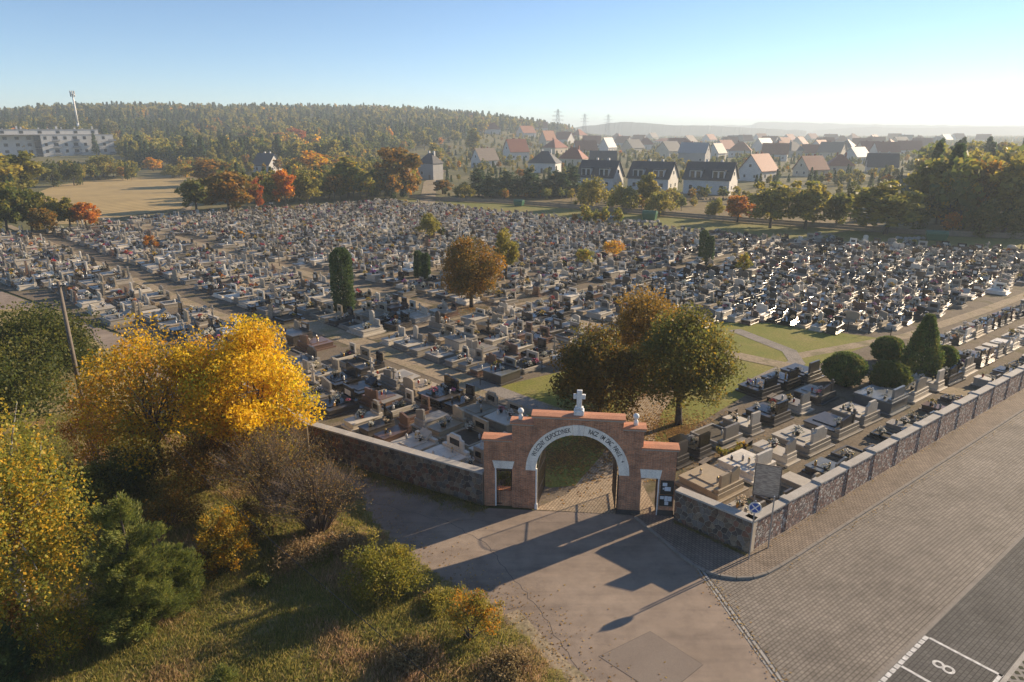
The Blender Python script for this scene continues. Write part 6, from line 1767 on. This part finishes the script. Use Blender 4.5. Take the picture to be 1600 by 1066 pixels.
quads_on_ground('road_leaves', rl_, .085, [(.34, .20, .06), (.24, .14, .05), (.40, .27, .08), (.17, .11, .05)], 19, 'scattered dry leaves along kerbs and the edge of the road')
quads_on_ground('fallen_leaves', lp, .15, [(.30, .17, .05), (.22, .12, .04), (.38, .25, .07), (.16, .10, .04)], 9, 'fallen autumn leaves under the lime trees')
def tuft(seed, pal, h, n=16, spread=.16):
    rg = np.random.RandomState(seed)
    P = np.stack([rg.normal(0, spread, n), rg.normal(0, spread, n), np.zeros(n)], 1); a = rg.rand(n) * 6.283; ln = rg.uniform(.15, .75, n)
    d = np.stack([np.cos(a) * ln, np.sin(a) * ln, np.ones(n)], 1) * (h * rg.uniform(.5, 1.2, n))[:, None]
    b = np.stack([-np.sin(a), np.cos(a), np.zeros(n)], 1) * .014
    V = np.stack([P - b, P + b, P + d * .6 + b * .8, P + d + np.array([0, 0, -.12 * h])], 1).reshape(-1, 3)
    me = np_mesh('grass_tuft', V, np.arange(4 * n).reshape(n, 4), pick_cols(rg, pal, n)); me.materials.append(M['leaf']); return me
DRY = [(.27, .20, .085), (.22, .165, .07), (.32, .235, .11), (.18, .14, .05)]; GRN = [(.15, .155, .036), (.19, .175, .045), (.12, .135, .03), (.26, .21, .065)]; RED_ = [(.30, .19, .115), (.36, .24, .15), (.23, .155, .08)]
tufts = [tuft(1, GRN, .16), tuft(2, GRN, .22), tuft(3, DRY + GRN, .2), tuft(4, DRY, .27), tuft(5, GRN + GRN + DRY, .2), tuft(6, RED_, .34, 20)]
TP, TI, TS = [], [], []
rgt = random.Random(31); tries = 0
while len(TP) < 26000 and tries < 400000:
    tries += 1
    x = rgt.uniform(-34, 4.5); y = rgt.uniform(9.5, 46)
    if rgt.random() > min(1, 22 / max(y, 1)) : continue
    if not inside(bank_poly, x, y): continue
    p = project((x, y, 0))
    if not (-80 < p[0] < 1000 and 640 < p[1] < 1140): continue
    q_ = mnoise.noise((x * .35, y * .35, 5.0)) + rgt.uniform(-.2, .2)
    de = poly_dist((x, y), EDGE)
    k_ = rgt.choice((0, 1)) if q_ < .16 else rgt.choice((2, 3, 4)) if q_ < .3 else rgt.choice((3, 5, 4))
    s_ = rgt.uniform(.6, 1.25) * (.5 + .5 * min(1, de / 1.2))
    TP.append((x, y, bank_h(x, y) - .02)); TI.append(k_); TS.append((s_, s_, s_ * rgt.uniform(.7, 1.2)))
# verge under the left wall
for i in range(900):
    t_ = rgt.random(); a, b = Vector((-14.5, 40.6)), Vector((-1.4, 33.4)); p = a.lerp(b, t_) + Vector((-.5, -.87)) * abs(rgt.gauss(0, .45))
    TP.append((p.x, p.y, 0)); TI.append(rgt.choice((0, 1, 4, 2))); s_ = rgt.uniform(.4, .9); TS.append((s_, s_, s_))
for i in range(160):
    a, b = Vector((8.62, 31.9)), Vector((11.5, 28.9)); p = a.lerp(b, rgt.random()) + Vector((-.7, -.7)) * abs(rgt.gauss(0, .06))
    TP.append((p.x, p.y, WALKH)); TI.append(rgt.choice((0, 4))); s_ = rgt.uniform(.25, .5); TS.append((s_, s_, s_))
scatter('grass', TP, [(0, 0, rgt.random() * 6.28) for _ in TP], TS, TI, tufts, label='rough dry and green grass covering the bank', cat='grass')

# ================================================================ HAZE
hb = MB().box(-5200, 5200, -260, 5600, -3, 78)
hz = hb.build('haze', M['white']); hz.data.materials.clear()
hm = bpy.data.materials.new('haze'); hm.use_nodes = True; nt = hm.node_tree
nt.nodes.remove(nt.nodes['Principled BSDF'])
pv = nt.nodes.new('ShaderNodeVolumePrincipled'); pv.inputs['Color'].default_value = (.78, .9, 1.0, 1); pv.inputs['Density'].default_value = 0.00038; pv.inputs['Anisotropy'].default_value = 0.2
nt.links.new(pv.outputs[0], nt.nodes['Material Output'].inputs['Volume'])
hz.data.materials.append(hm); tag(hz, 'thin pale autumn haze over the whole landscape', 'haze', kind='stuff')
